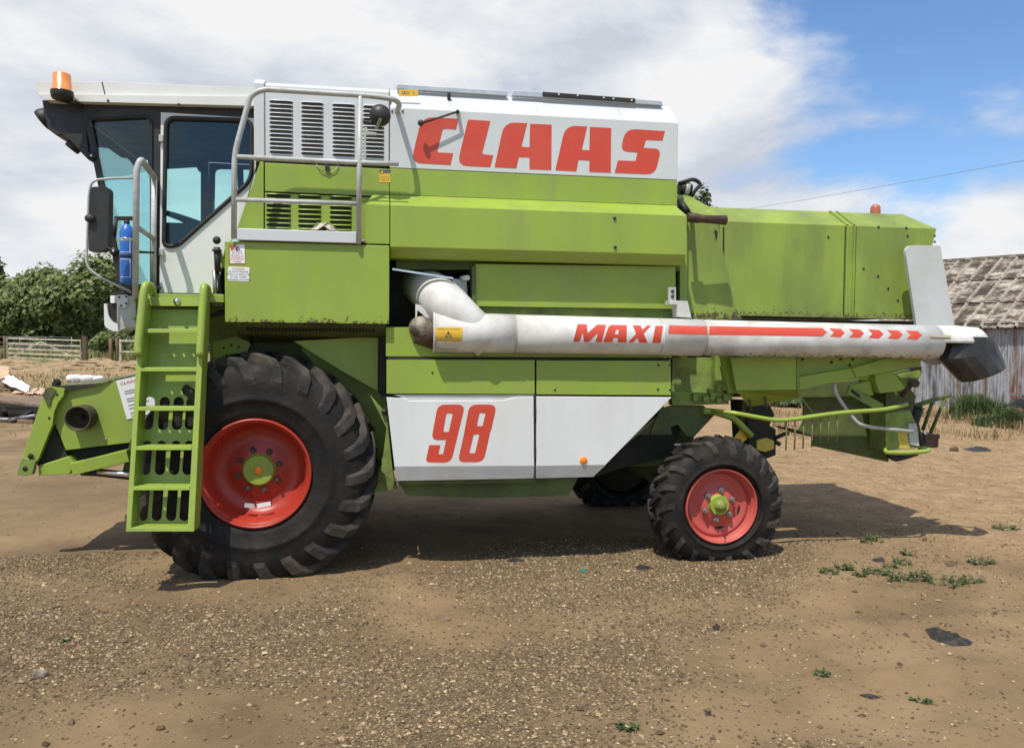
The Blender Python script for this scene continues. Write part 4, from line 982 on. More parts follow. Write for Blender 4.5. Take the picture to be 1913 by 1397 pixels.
# ---- lower side panels
panel('upper_strip', [(722,672),(999,672.5),(999,736),(722,735)], YP, .03, green, H)
panel('upper_strip', [(1002.5,673),(1253,674),(1254,738),(1002.5,736.5)], YP, .03, green, H)
panel('lower_backing', [(724,667),(1250,669),(1250,742),(1100,880),(745,888)], YP+.035, .03, gap_dark, H, 0)
for q in ((1230,682),(1252,682),(1229,727),(1252,728)): MB().lathe([(.001,-.006),(.009,-.006),(.010,.004)], P(q[0],q[1],YP), 'Y', 8).build('screw', black, H)
for q in ((808,696),(1037,728)): MB().lathe([(.001,-.005),(.008,-.005),(.009,.004)], P(q[0],q[1],YP), 'Y', 8).build('screw', black, H)
def skirt(name, top, band, m=white):
    a = MB().solid([px(top, YP-.012)], (0,.03,0)).build(name, m, H, .004)
    v = [P(*band[0], YP-.012), P(*band[1], YP-.012), P(*band[2], YP+.016), P(*band[3], YP+.016)]
    MB().solid([v], (0,.02,.004)).build('skirt_band', grey_band, a)  # grey colour stands in for shade on the inward-bent white flange
    return a
pa = skirt('side_door', [(722,742),(757,744),(765,748.5),(940,748),(965,741.5),(997,741),(998,870.5),(737,872)], [(737,872.5),(998,871),(997,893),(741,898)])
pb = skirt('side_door', [(1002.5,740.5),(1255,742),(1131,868.5),(1002,870.5)], [(1002,871),(1131,869),(1108,890.5),(1001,893)])
MB().solid([px([(735,737),(999,737.5),(999,742),(965,743),(940,749),(765,750),(755,744)], YP+.012)], (0,.01,0)).build('grip_recess', grey_band, pa)
panel('door_gasket', [(997.5,738),(1002,738),(1001,893),(997,893)], YP+.006, .02, rubber, H, 0)
MB().lathe([(.001,-.012),(.026,-.012),(.032,-.006),(.032,.004)], P(1090,859.5,YP-.013), 'Y', 20).build('side_reflector', orange, pb)
def z5(pts): return [(700+a*.34368, 440+b*.34368) for a, b in pts]
NINE = [([(343,918),(492,918),(415,1232),(275,1232),(297,1138),(357,1138),(346,1187),(372,1187),(388,1110),(308,1110)], [.06,.06,.06,.04,0,0,0,0,0,.05]), [(390,965),(425,967),(402,1068),(372,1066)]]
EIGHT = [([(515,918),(664,918),(634,1052),(628,1065),(592,1230),(452,1230),(488,1065),(490,1050)], [.06,.06,.03,.02,.06,.05,.02,.03]), [(570,963),(603,965),(586,1036),(555,1034)], [(538,1080),(570,1080),(545,1183),(514,1182)]]
for D in (NINE, EIGHT):
    lp = [rnd(px(z5(D[0][0]), YP-.0142), D[0][1], 4)]+[rnd(px(z5(h_), YP-.0142), .012, 3) for h_ in D[1:]]
    MB().solid(lp, (0,.0018,0)).build('number', red_decal, pa)
# hinge line hardware and belly pan
for q in ((999.5,770),(999.5,845)): MB().box(P(q[0],q[1],YP-.014), (.012,.01,.10)).build('door_hinge', rubber, H)
panel('belly_pan', [(742,896),(1080,892),(1062,926),(900,930),(760,925)], .22, 1.9, chassis, H)
panel('lower_rail', [(736,897),(1000,893),(1000,901),(745,906)], .13, .08, chassis, H)

# ---- wheel arch plates behind the front wheel
panel('arch_plate', [(548,637),(707,628),(706,731),(640,694)], .36, .02, green, H)
panel('arch_back', [(392,606),(722,612),(722,905),(560,940),(392,905)], .70, .03, green_dirty_shade, H)
panel('arch_brace', [(560,650),(580,650),(722,742),(735,900),(690,902),(700,800),(640,740)], .66, .02, green, H)
panel('arch_post', [(708,612),(721,612),(721,745),(714,745),(708,730)], .30, .1, gap_dark, H)
panel('step_plate', [(690,736),(722,772),(736,900),(712,880),(722,800)], .16, .02, green_dirty_shade, H)
panel('mud_guard_plate', [(690,905),(726,842),(738,900),(742,912),(700,920)], .30, .3, green_dirty_shade, H)
MB().lathe([(.001,-.03),(.022,-.03),(.024,.004)], P(718,769,.16), 'Y', 10).build('guard_bolt', black, H)

# ---- unloading tube
TY = .08
def tz(X): return 1.9245-.0092*(X-1.0)
xs = lambda q, r_=.15: P(q, 625, TY-r_).x
def seg(xa, xb, ra_, rb_): return MB().tube([(xa, TY, tz(xa)), ((xa+xb)/2, TY, tz((xa+xb)/2)), (xb, TY, tz(xb))], [ra_, (ra_+rb_)/2, rb_], 40)
X0, X1, X2, X3, X4 = xs(812), xs(965), xs(1240), xs(1322), xs(1768)
ut = seg(X0, X1, .161, .159).build('unloading_tube', tube_white, H)
seg(X1+.001, X3, .1565, .1545).build('tube_section', tube_white, ut); seg(X3+.001, X4, .1515, .1500).build('tube_section', mat('tube_white_smudged', (.66,.655,.625), .45, dirt=(.20,.165,.11), damt=.6, dscale=4.0, var=.05, bump=.0015, bscale=10.0, rust=.05, rscale=22.0, edge=(1.735, .10)), ut)
for X_, r_ in ((X1, .1600), (X2, .1562), (X3, .1558)): seg(X_-.004, X_+.004, r_, r_).build('tube_joint', mat('tube_seam', (.42,.38,.30), .6), ut)
# upper half cover over the spout
V, Fa = [], []; n = 20; X5 = xs(1853)
for i, X_ in enumerate((X4-.012, (X4+X5)/2, X5)):
    for k in range(n+1):
        a = math.radians(-2+184*k/n); r_ = .1505 if i < 2 else .140
        V.append((X_-(0 if i < 2 else .10*max(0, math.sin(a))**2*0+.05*max(0, math.sin(a))), TY-r_*math.cos(a), tz(X_)+r_*math.sin(a)))
for i in range(2):
    for k in range(n): a = i*(n+1)+k; Fa.append((a, a+n+1, a+n+2, a+1))
Fa.append(tuple(2*(n+1)+k for k in range(n+1)))
o = MB().add(V, Fa, True).build('spout_cover', tube_white, ut); o.modifiers.new('thick', 'SOLIDIFY').thickness = .006
MB().bar(P(1738,627,TY-.153), P(1776,628.5,TY-.153), .008, .02).build('trim_strip', mat('trim_yellow', (.62,.55,.38), .6), ut)
V, Fa = [], []; n = 14
SR = [((1772,629),(1849,631),.146), ((1757,671),(1861,655),.155), ((1778,692),(1866,669),.16), ((1799,713),(1870,683),.165)]
for A_, B_, wy in SR:
    A_, B_ = P(*A_, TY), P(*B_, TY); C_, E_ = (A_+B_)/2, (B_-A_)/2
    for k in range(n): an = 2*math.pi*k/n; V.append(C_+E_*math.cos(an)+Vector((0, wy*math.sin(an), 0)))
for j in range(3):
    for k in range(n): Fa.append((j*n+k, j*n+(k+1) % n, (j+1)*n+(k+1) % n, (j+1)*n+k))
o = MB().add(V, Fa).build('discharge_spout', spoutm, ut); o.modifiers.new('thick', 'SOLIDIFY').thickness = .008
# elbow up into the body
el = MB().tube(path([P(912,628,TY), P(858,596,TY+.03), P(800,541,.28), P(765,522,.66)], .16, 6), [.158]*16, 28) if False else None
pe = path([P(915,640,TY), P(826,561,TY+.03), P(776,524,.80)], .34, 10)
MB().tube(pe, [.150+.026*min(1, i/5) for i in range(len(pe))], 32).build('elbow_pipe', tube_white, ut)
panel('gusset_plate', [(812,594),(868,572),(905,588),(945,590),(928,627),(900,622),(890,606),(812,612)], TY-.148, .01, tube_white, ut) if False else None
panel('elbow_flange', [(845,520),(872,524),(874,566),(850,548)], .30, .02, tube_white, ut)
MB().lathe([(.001,-.004),(.165,-.004),(.168,.0),(.165,.006)], (X0, TY, tz(X0)), 'X', 36).build('end_plate', tube_white, ut)
MB().sphere((xs(792)-.01, TY+.02, tz(X0)+.035), .10, 16, (1.05, .9, .95)).build('bevel_gearbox', mat('worn_cream', (.085,.062,.045), .7, dirt=(.50,.45,.33), damt=.9, dscale=9.0), ut)
MB().tube([P(776,622,TY+.05), P(812,628,TY+.05)], [.085, .11], 16).build('gearbox_guard', rustbrown, ut)
MB().bar(P(733,503,.10), P(846,520,.10), .03, .014).build('support_strut', chrome, H)
MB().tube([P(862,520,.28), P(874,519,.2)], .022, 10).build('strut_pin', tube_white, H)
panel('hanger_plate', [(786,570),(812,600),(812,606),(780,580),(778,604),(776,604),(776,568)], .12, .02, tube_white, ut)
# sticker on the tube, wrapped round it
def wrap(loops, X_r, lift, m, name, parent):
    def onto(a, b):
        Y_ = TY-X_r
        for it in range(4):
            p_ = P(a, b, Y_); dz = max(-X_r*.999, min(X_r*.999, p_.z-tz(p_.x))); Y_ = TY-math.sqrt(X_r*X_r-dz*dz)
        return (p_.x, p_.z)
    import bmesh
    L2 = []
    for lp in loops:
        d_ = []
        for i in range(len(lp)):
            (a0, b0), (a1, b1) = lp[i], lp[(i+1) % len(lp)]
            for k in range(3): d_.append(onto(a0+(a1-a0)*k/3, b0+(b1-b0)*k/3))
        L2.append([Vector((x, 0, z)) for x, z in d_])
    flat = [p_ for lp in L2 for p_ in lp]; bm = bmesh.new(); vs_ = [bm.verts.new(p_) for p_ in flat]
    for t_ in tessellate_polygon(L2):
        try: bm.faces.new([vs_[i] for i in t_])
        except ValueError: pass
    z0, z1 = min(p_.z for p_ in flat), max(p_.z for p_ in flat)
    for k in range(1, 9):
        bmesh.ops.bisect_plane(bm, geom=bm.verts[:]+bm.edges[:]+bm.faces[:], plane_co=(0,0,z0+(z1-z0)*k/9), plane_no=(0,0,1))
    for v in bm.verts:
        dz = max(-X_r*.999, min(X_r*.999, v.co.z-tz(v.co.x))); v.co.y = TY-math.sqrt(X_r*X_r-dz*dz)-lift
    me = bpy.data.meshes.new(name); bm.to_mesh(me); bm.free(); me.materials.append(m)
    for p_ in me.polygons: p_.use_smooth = True
    return place(me, name, parent)
ys = wrap([[(813,611),(864,611.5),(863,638),(812.5,637.5)]], .1612, .0012, yellow, 'danger_sticker', ut)
T_ = [(838,618),(845,630),(831,630)]; cT = (838, 626)
wrap([T_, [(x+(cT[0]-x)*.32, y+(cT[1]-y)*.32) for x, y in T_]], .1612, .0030, ink, 'triangle_symbol', ys)
wrap([[(837.2,622),(839,622),(838.6,627.5),(837.5,627.5)]], .1612, .0030, ink, 'mark', ys)
for k, (yy, tx) in enumerate(((615.3, 'DANGER OF ACCIDENT'), (633.2, 'DO NOT OPEN GUARDS WHILE'), (636.4, 'UNLOADING AUGER IS RUNNING'))):
    a = P(838, yy, TY-.158); place(text_mesh(tx, .017 if k == 0 else .013, ink, (a.x, TY-math.sqrt(.1612**2-min(.0255, (a.z-tz(a.x))**2))-.0028, a.z), (1,0,0), (0,0,1), (0,-1,0), 'CENTER'), 'lettering', ys)
wrap([[(815,652),(855,652.5),(855,656),(815,655.5)]], .1612, .004, grey_band, 'type_plate', ut)
MAXI = [[[(1103,480),(1152,482),(1158,530),(1208,484),(1258,485),(1233,579),(1199,579),(1213,530),(1160,579),(1137,578),(1130,528),(1113,577),(1079,576)]],
        [[(1284,485),(1370,487),(1368,581),(1320,580),(1322,556),(1298,556),(1290,580),(1242,579),(1268,500)], [(1326,512),(1324,536),(1304,536),(1313,512)]],
        [[(1402,487),(1445,488),(1455,512),(1480,488),(1505,488),(1462,533),(1483,583),(1437,582),(1428,555),(1402,581),(1377,580),(1420,534)]],
        [[(1525,490),(1568,490),(1553,584),(1508,583)]]]
fr = z5([(1070,473),(1580,484),(1578,590),(1072,582)])
wrap([fr], .1560, .0008, white, 'letter_panel', ut)
for L3 in MAXI: wrap([z5(q) for q in L3], .1560, .0022, red_decal, 'letter', ut)
def z6b(pts): return [(1240+a*.3518, 320+b*.3518) for a, b in pts]
wrap([z6b([(28,818),(230,822),(232,866),(25,862)])], .1552, .0022, red_decal, 'stripe', ut)
wrap([z6b([(242,822),(843,832),(866,854),(843,876),(240,868)])], .1515, .0014, red_decal, 'stripe', ut)
for k, x_ in enumerate((877, 980, 1083, 1185, 1286)):
    d_ = 3.0*k; wrap([z6b([(x_,833+d_),(x_+62,836+d_),(x_+84,858+d_),(x_+60,881+d_),(x_+4,878+d_),(x_+26,856+d_)])], .1510, .0014, red_decal, 'arrow', ut)
# bracket holding the tube
panel('tube_bracket', [(1251,561),(1285,562.5),(1292,594),(1266,592),(1265,569),(1252,569)], TY-.02, .12, tube_white, ut)
bp_ = panel('bracket_plate', [(1249,537),(1263,537),(1263,562),(1249,561)], TY+.02, .02, grey_metal, H)
for q in (544, 554): MB().lathe([(.001,-.012),(.013,-.012),(.013,.003)], P(1256,q,TY+.02), 'Y', 8).build('bolt', black, bp_)

# ---- rear hood
HY = .50
def xe(z): return P(1750,427,HY).x-(2.962-z)*.245
hv, ZB, ZT = [], 2.12, 2.962
XA = P(1345,420,HY).x
sec = [(HY, ZB), (HY, ZT), (HY+.30, 3.135), (FARY-.80, 3.135), (FARY-.5, ZT), (FARY-.5, ZB)]
for side_ in (0, 1):
    for y, z in sec: hv.append((XA if side_ == 0 else (xe(z) if z <= ZT else xe(ZT)-.14), y, z))
hood = MB().add(hv, [(i, (i+1) % 6, (i+1) % 6+6, i+6) for i in range(6)]+[(0,5,4,3,2,1), (6,7,8,9,10,11)]).build('rear_hood', green_old, H, .006)
xa, xb = P(1581,500,HY).x, P(1594,500,HY).x
for x_, w_ in ((xa, .022), (xb, .018)):
    MB().box((x_, HY-.006, (ZB+ZT)/2), (w_, .02, ZT-ZB-.01)).build('hood_rib', green_old, hood, .003)
    q0, q1 = Vector((x_-.06*0, HY, ZT)), Vector((x_, HY+.30, 3.135)); MB().bar(q0, q1, w_, .025).build('hood_rib', green_old, hood)
MB().box((xa-.02, HY-.001, (ZB+ZT)/2), (.008, .008, ZT-ZB-.02)).build('hood_seam', gap_dark, hood); MB().box((xb+.016, HY-.001, (ZB+ZT)/2), (.008, .008, ZT-ZB-.02)).build('hood_seam', gap_dark, hood)
MB().bar(P(1548,401,HY+.3), P(1560,403,HY+.25), .06, .03).build('hinge_block', rustbrown, hood)
for q in ((1613,502),(1640,516),(1659,539),(1677,561),(1547,443),(1695,441),(1746,441),(1746,452),(1595,481),(1595,563),(1641,424),(1693,426)): MB().lathe([(.001,-.007),(.010,-.007),(.011,.003)], P(q[0],q[1],HY), 'Y', 8).build('hood_bolt', black, hood)
panel('hood_bottom_edge', [(1378,585),(1705,592),(1705,597),(1378,590)], HY-.012, .03, mat('rusty_green', (.20,.24,.06), .8, dirt=(.09,.05,.03), damt=.95, dscale=14.0, var=.2), hood)
panel('hood_under', [(1378,597),(1712,600),(1712,640),(1378,640)], HY+.10, .6, gap_dark, H)
bc = MB().lathe([(.048,0),(.050,.01),(.048,.09),(.040,.112),(.022,.124),(.001,.126)], P(1635,406,HY+.45), 'Z', 18).build('rear_beacon', redlens, hood)
# sloping link panel between body and hood
LYY = .42
panel('link_panel', [(1283,396),(1338,404),(1353,478),(1372,560),(1387,597),(1284,597)], LYY, .08, green_old, H, .004)
panel('link_post', [(1270,395),(1284,396),(1284,668),(1270,668)], .36, .3, green, H)
v = [P(1266,363,.62), P(1290,367,.70), P(1330,389,.62), P(1339,404,.43), P(1297,399,.41), P(1268,384,.41)]
MB().solid([v], (0,.04,-.04)).build('link_top', green_old, H, .003)
MB().solid([[P(1266,363,.62), P(1268,384,.41), P(1297,399,.41), P(1290,367,.70)]], (0,.02,-.02)).build('link_top_side', green, H)
panel('drain_lip', [(1335,430),(1340,430),(1341,436),(1338,448)], LYY-.01, .01, gap_dark, H)
panel('link_seam', [(1350.5,424),(1353.5,424),(1353.5,486),(1350.5,482)], HY-.004, .01, gap_dark, H)
ac = MB().tube([P(1268,352,.75), P(1279,353,.75), P(1290,356,.75)], [.060, .066, .055], 18).build('air_cleaner', black, H)
MB().tube([P(1277,353,.75), P(1285,354.5,.75)], .0685, 18).build('clamp_band', grey_metal, ac)
MB().tube(path([P(1268,343,.70), P(1296,334,.70), P(1310,344,.70), P(1300,354,.70), P(1290,370,.72)], .09, 6), .018, 10).build('air_hose', rubber, ac)
MB().tube([P(1270,375,.4), P(1284,396,.3)], .03, 10).build('exhaust_bend', rubber, H)
ex = MB().tube([P(1284,406,.16), P(1296,407,.16), P(1304,408,.16), P(1308,409,.16), P(1356,411.5,.16)], [.038,.040,.042,.032,.042], 20).build('exhaust_pipe', rustbrown, H)
MB().lathe([(.001,0),(.035,0)], P(1356.4,411.5,.16), 'X', 16).build('exhaust_mouth', darkin, ex)
MB().tube([P(1290,404,.16), P(1292,404,.42)], .02, 8).build('exhaust_mount', rustbrown, ex)
# rear number board
bo = rnd(px([(1690,458),(1757,459),(1783,606),(1786,640),(1768,676),(1745,684),(1726,676),(1712,606)], .30), [.09,.02,.02,.05,.06,.05,.04,.02], 5)
MB().solid([bo], (0,.035,0)).build('rear_board', grey_band if False else mat('board_grey', (.54,.555,.54), .5, dirt=(.4,.39,.33), damt=.4, dscale=4.0, var=.04), H, .006)

# ---- rear lower panels, chopper, tines
panel('rear_inner_panel', [(1256,668),(1345,668),(1345,738),(1256,738)], .48, .04, green_dirty_shade, H)
panel('rear_post', [(1336,664),(1352,664),(1352,740),(1336,740)], .40, .08, green_dirty_shade, H)
panel('rear_diag', [(1348,664),(1366,664),(1378,728),(1376,735),(1362,735)], .30, .06, green, H)
panel('rear_apron', [(1365,668),(1490,668),(1490,727),(1376,729)], .20, .03, green, H)
MB().solid([[P(1376,729.5,.20), P(1490,727.5,.20), P(1490,744,.45), P(1400,760,.45)]], (0,.01,.02)).build('rear_apron_lip', green, H)
panel('rear_side_wall', [(1492,668),(1722,668),(1722,674),(1592,690),(1492,706)], .26, .03, green, H)
panel('rear_beam', [(1493,704),(1590,688),(1598,705),(1493,728)], .20, .08, green, H)
panel('rear_beam', [(1591,688),(1652,671),(1720,670),(1720,683),(1600,705)], .21, .08, green, H)
panel('rear_beam_post', [(1489,668),(1494,668),(1494,730),(1489,730)], .19, .06, green_dirty_shade, H)
for q in ((1499,671),(1553,677),(1570,671),(1587,682),(1593,671)): MB().lathe([(.001,-.008),(.013,-.008),(.014,.003)], P(q[0],q[1],.26), 'Y', 7).build('rear_bolt', rustbrown, H)
MB().box((4.05, 1.35, 1.62), (1.9, 1.5, .5)).build('straw_walker_core', chassis, H)
panel('rear_dark_wall', [(1350,728),(1560,714),(1640,705),(1722,684),(1722,700),(1690,735),(1560,742),(1400,742)], .55, .2, chassis, H)
panel('chopper_side', [(1634,694),(1667,692),(1675,700),(1691,724),(1684,730),(1644,735),(1636,712)], .28, .25, green, H, .008)
panel('chopper_plate', [(1677,700),(1721,692),(1722,700),(1706,722),(1690,724)], .38, .03, green_dirty_shade, H)
panel('chopper_bracket', [(1584,721),(1626,711),(1632,738),(1626,740)], .34, .02, green, H)
sl_ = MB().bar(P(1584,728,.31), P(1646,762,.31), .03, .075).build('slotted_arm', green_dirty_shade, H); MB().bar(P(1590,729,.295), P(1606,741,.295), .004, .025).build('slot', darkin, sl_)
MB().tube([P(1684,740,.4), P(1708,712,.36)], .022, 10).build('shaft_stub', rustbrown, H); MB().lathe([(.001,-.06),(.035,-.06),(.035,.05)], P(1704,716,.36), 'Y', 14).build('shaft_cap', rustbrown, H)
panel('chopper_rear_block', [(1655,735),(1700,725),(1712,740),(1700,790),(1655,775)], .45, .3, chassis, H)
ch2 = MB().solid([px([(1502,784),(1492,804),(1522,816),(1518,833),(1660,863),(1661,839),(1655,770),(1600,740),(1560,725),(1500,740)], .62)], (0,.02,0)).build('chaff_chute', chassis, H)
MB().solid([px([(1492,803.5),(1486,803),(1490,806),(1522,817)], .6)], (0,.4,0)).build('chute_lip', gap_dark, ch2)
panel('chopper_end_box', [(1654,772),(1700,766),(1716,800),(1718,836),(1655,842)], .32, .25, green_dirty_shade, H, .006)  # dirty green also carries the shade this box lies in
panel('end_box_sticker', [(1676,806),(1693,807),(1700,837),(1681,838)], .316, .002, yellow_faded, H, 0)
panel('end_plate_grey', [(1697,791),(1712,791),(1718,834),(1700,830)], .31, .02, grey_metal, H)
MB().tube(path([P(1652,838,.28), P(1655,845,.26), P(1690,846,.26), P(1730,843,.26), P(1738,839,.34), P(1715,836,.40)], .05), .020, 10).build('end_loop', green_frame, H)
MB().tube(path([P(1660,849,.45), P(1672,857,.45), P(1690,853,.45), P(1712,846,.45)], .08), .03, 8).build('skid_shoe', rubber, H)
MB().tube(path([P(1559,715,.24), P(1561,735,.24), P(1584,769,.22), P(1604,793,.20), P(1626,798,.20), P(1705,806,.22)], .12, 5), .0165, 10).build('grey_side_bar', grey_metal, H)
gr = MB().tube(path([P(1330,767,.30), P(1370,771,.12), P(1402,777,.10), P(1449,785.5,.10), P(1484,783,.10), P(1564,771,.10), P(1657,765,.12), P(1694,755,.22)], .2, 4), .0195, 10).build('guard_bar', green_frame, H)
for i, (x_, ya, yb) in enumerate(((1469,784,841),(1485,782,840),(1501,780,838),(1517,778,835),(1533,776,827),(1548,774,827),(1564,771,825))):
    a, b = P(x_, ya, .11), P(x_-1, yb, .12); MB().tube([a, a.lerp(b, .5)+Vector((.004,0,0)), b], .0065, 6).build('tine', mat('tine_olive', (.20,.20,.06), .7), gr)
MB().tube([P(1488,730,.3), P(1519,772,.2)], .005, 6).build('stay_rod', green_frame, H)
MB().tube([P(1397,728,.35), P(1404,768,.35)], .012, 8).build('stay_rod', chassis, H); MB().tube([P(1427,722,.35), P(1432,762,.35)], .012, 8).build('stay_rod', chassis, H)
rf = MB().tube([P(1690,760,.75), P(1714,756,.75), P(1774,738,.80)], .022, 10).build('rear_frame', chassis, H)  # dark olive green carries the shade on the rear bars
for a, b in (((1742,750,.77),(1724,803,.72)), ((1766,742,.79),(1737,812,.74)), ((1722,755,.76),(1708,785,.7))): MB().tube([P(*a), P(*b)], .017, 8).build('frame_bar', chassis, rf)
hb = MB().box(P(1728,822,.62), (.16,.2,.13)).build('hitch_block', rustbrown, H, .02)
MB().tube([P(1724,806,.56), P(1736,818,.56)], .012, 8).build('hitch_rod', chrome, hb); MB().tube([P(1735,826,.62), P(1752,814,.66)], .025, 8).build('hitch_pin', rustbrown, hb)
MB().tube([P(1714,760,.5), P(1706,790,.5), P(1716,815,.5), P(1722,838,.52)], [.06,.05,.03,.03], 8).build('hydraulic_hose', rubber, H)
# ---- rear axle and links
panel('axle_plate', [(1257,757),(1314,757),(1335,775),(1298,815),(1282,815),(1267,793),(1214,811),(1234,763)], .46, .03, chassis, H)
panel('chassis_rail', [(1255,731),(1360,735),(1362,755),(1256,757)], .42, .1, green_dirty_shade, H)
for a in ((1298,742,10,15),(1318,745,12,11),(1330,740,9,16),(1342,748,12,9),(1358,742,18,13),(1342,724,10,15),(1326,730,8,8)):
    MB().box(P(a[0],a[1],.40), (a[2]/FOC*7, .05, a[3]/FOC*7)).build('rail_lug', green_dirty_shade, H, .004)
MB().tube(path([P(1313,768,.40), P(1330,768,.40), P(1372,781,.34), P(1404,815,.32)], .06), .030, 10).build('steering_arm', green, H)
MB().box((2.87, 1.34, .52), (.22, 2.0, .20)).build('rear_axle', chassis, H, .02)
MB().box((2.87, 1.34, .80), (.35, .5, .5)).build('axle_pivot', chassis, H, .02)
dg = MB().solid([px([(1394,750),(1436,752),(1448,775),(1438,795),(1450,802),(1450,850),(1430,858),(1400,850)], .50)], (0,.35,0)).build('feed_gearbox', gap_dark, H, .01)
MB().solid([rnd(px([(1414,823),(1432,818),(1446,823),(1446,838),(1430,844),(1414,840)], .47), .01)], (0,.03,0)).build('gearbox_label', yellow_faded, dg, .004)
MB().solid([px([(1373,815),(1385,802),(1397,818),(1388,826),(1372,824)], .36)], (0,.01,0)).build('hazard_sticker', yellow, H)
MB().tube([P(1448,818,.5), P(1472,808,.5)], .02, 8).build('gearbox_shaft', gap_dark, dg); MB().tube([P(1448,825,.5), P(1457,830,.5)], .02, 8).build('gearbox_stub', gap_dark, dg)
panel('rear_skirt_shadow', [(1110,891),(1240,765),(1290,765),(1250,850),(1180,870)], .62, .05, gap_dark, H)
MB().box(P(1267,830,.34), (.07,.02,.012)).build('tag_plate', paper, H)

# ---- wheels
def wheel(name, X, Yo, Zc, R, W, rim_r, rimm, side, lugs, disc, hub_r, nb, bolt_r, lean=.42):
    """side +1: outer face towards -Y (camera side), -1: outer face towards +Y"""
    wt = thing_part(name); s = side
    yy = lambda h_: h_*s
    prof = [(rim_r*1.02, .055), (rim_r*1.06, .025), (rim_r*1.17, .008), (R*.60, -.001), (R*.612, -.010), (R*.632, -.011), (R*.645, -.004), (R*.70, -.005), (R*.76, 0.0), (R*.85, .018), (R*.905, .05), (R*.93, .10), (R*.945, W*.3), (R*.95, W*.5)]
    prof = prof+[(r, W-h_) for r, h_ in reversed(prof[:-1])]
    mb = MB().lathe([(r, yy(h_)) for r, h_ in prof], (X, Yo, Zc), 'Y', 72)
    def sink(mb_):
        out = []
        for (x, y, z) in mb_.v:
            if z < .02: z = .02-(.02-z)*.12-.012
            out.append((x, y, z))
        mb_.v = out
    sink(mb); ty = mb.build('tyre', tyre, wt)
    lb = MB()
    rt = lambda h_: np.interp(h_, [-.01, 0, .018, .05, .10, W*.3, W*.5], [R*.74, R*.77, R*.85, R*.905, R*.93, R*.945, R*.95])
    for half in (0, 1):
        for i in range(lugs):
            a0 = 2*math.pi*(i+.5*half)/lugs; st_ = [(W*.54, 0), (W*.42, .10), (W*.28, .26), (W*.14, .48), (.055, .66), (.020, .80), (-.002, .92)]
            V = []
            for j, (h_, u) in enumerate(st_):
                rr_ = float(rt(h_)); top = rr_+R*.064*(1 if j < 5 else (.9 if j == 5 else .35)); hw = R*(.040+.020*u)
                hh = h_ if half == 0 else W-h_
                for dr, w_, oy in ((rr_-.02, hw*1.15, 0), (top, hw*.85, -.006*(1 if half == 0 else -1) if j > 3 else 0)):
                    for sg in (-1, 1):
                        an = a0-lean*u+sg*w_/R
                        V.append((X+dr*math.cos(an), Yo+yy(hh+oy), Zc+dr*math.sin(an)))
            n_ = len(st_); Fa = []
            for j in range(n_-1):
                b = 4*j; Fa += [(b+2, b+3, b+7, b+6), (b, b+2, b+6, b+4), (b+1, b+5, b+7, b+3)]
            b = 4*(n_-1); Fa += [(0,1,3,2), (b, b+2, b+3, b+1)]
            lb.add(V, Fa)
    sink(lb); lb.build('tread_lugs', lugm, ty, .016, 2)
    rp = [(rim_r*1.04, .040), (rim_r*1.035, .012), (rim_r*1.0, .006), (rim_r*.985, .03), (rim_r*.965, .05), (rim_r*.94, .055), (rim_r*.93, .10), (rim_r*.90, .115), (rim_r*.885, W*.30), (rim_r*.80, disc-.02), (rim_r*.70, disc), (hub_r*1.9, disc), (hub_r*1.6, disc-.03), (.02, disc-.03)]
    rim = MB().lathe([(r, yy(h_)) for r, h_ in rp], (X, Yo, Zc), 'Y', 64).build('rim', rimm, wt)
    MB().lathe([(r, yy(h_)) for r, h_ in ((rim_r*1.0, W*.3), (rim_r*.95, W*.9), (.05, W*.9))], (X, Yo, Zc), 'Y', 32).build('rim_inner', gap_dark, wt)  # near-black colour stands in for the shade inside the rim
    hub = MB().lathe([(hub_r*1.15, yy(disc-.02)), (hub_r, yy(disc-.05)), (hub_r*.97, yy(disc-.062)), (.001, yy(disc-.062))], (X, Yo, Zc), 'Y', 32, False).build('hub', green_frame, wt)
    bm_ = MB().lathe([(.001, -.035), (.014, -.035), (.016, -.012), (.026, -.010), (.026, .012)], (0,0,0), 'Y', 8, False).mesh('wheel_bolt', rustbrown if R > .7 else steel)
    if side > 0:
        for i in range(nb):
            an = 2*math.pi*(i+.35)/nb; place(bm_, 'wheel_bolt', rim, (X+bolt_r*math.cos(an), Yo+yy(disc-.03), Zc+bolt_r*math.sin(an)))
    return wt, rim, hub
def thing_part(name):
    o = bpy.data.objects.new(name, None); scene.collection.objects.link(o); o.parent = H; o.matrix_parent_inverse = Matrix.Translation(-H.location); return o
fw_, frim, fhub = wheel('front_wheel', -.955, 0.0, .825, .930, .62, .412, rim_red, 1, 22, .26, .118, 8, .165)
fx, fz = -.955, .825
MB().lathe([(.001,.180),(.026,.180),(.032,.186),(.032,.205)], (fx, 0, fz), 'Y', 18).build('hub_reflector', orange, fhub)
for (da, db, w_, m_) in ((-.062, -.272, .075, grey_band), (.048, -.268, .105, paper)):
    MB().box((fx+da, .155, fz+db), (w_, .004, .034), Matrix.Rotation(math.radians(-10 if w_ > .1 else 8), 3, 'Y')).build('rim_sticker', m_, frim)
rw_, rrim, rhub = wheel('rear_wheel', 2.885, .05, .468, .590, .34, .312, rim_pink, 1, 18, .12, .085, 6, .13)
rx, rz = 2.885, .468
MB().lathe([(.001,-.01),(.030,-.01),(.034,.0),(.036,.02),(.050,.025),(.054,.08)], (rx, .055, rz), 'Y', 20).build('hub_cap', mat('hub_yellow_green', (.22,.25,.045), .55, dirt=(.12,.11,.04), damt=.6), rhub)
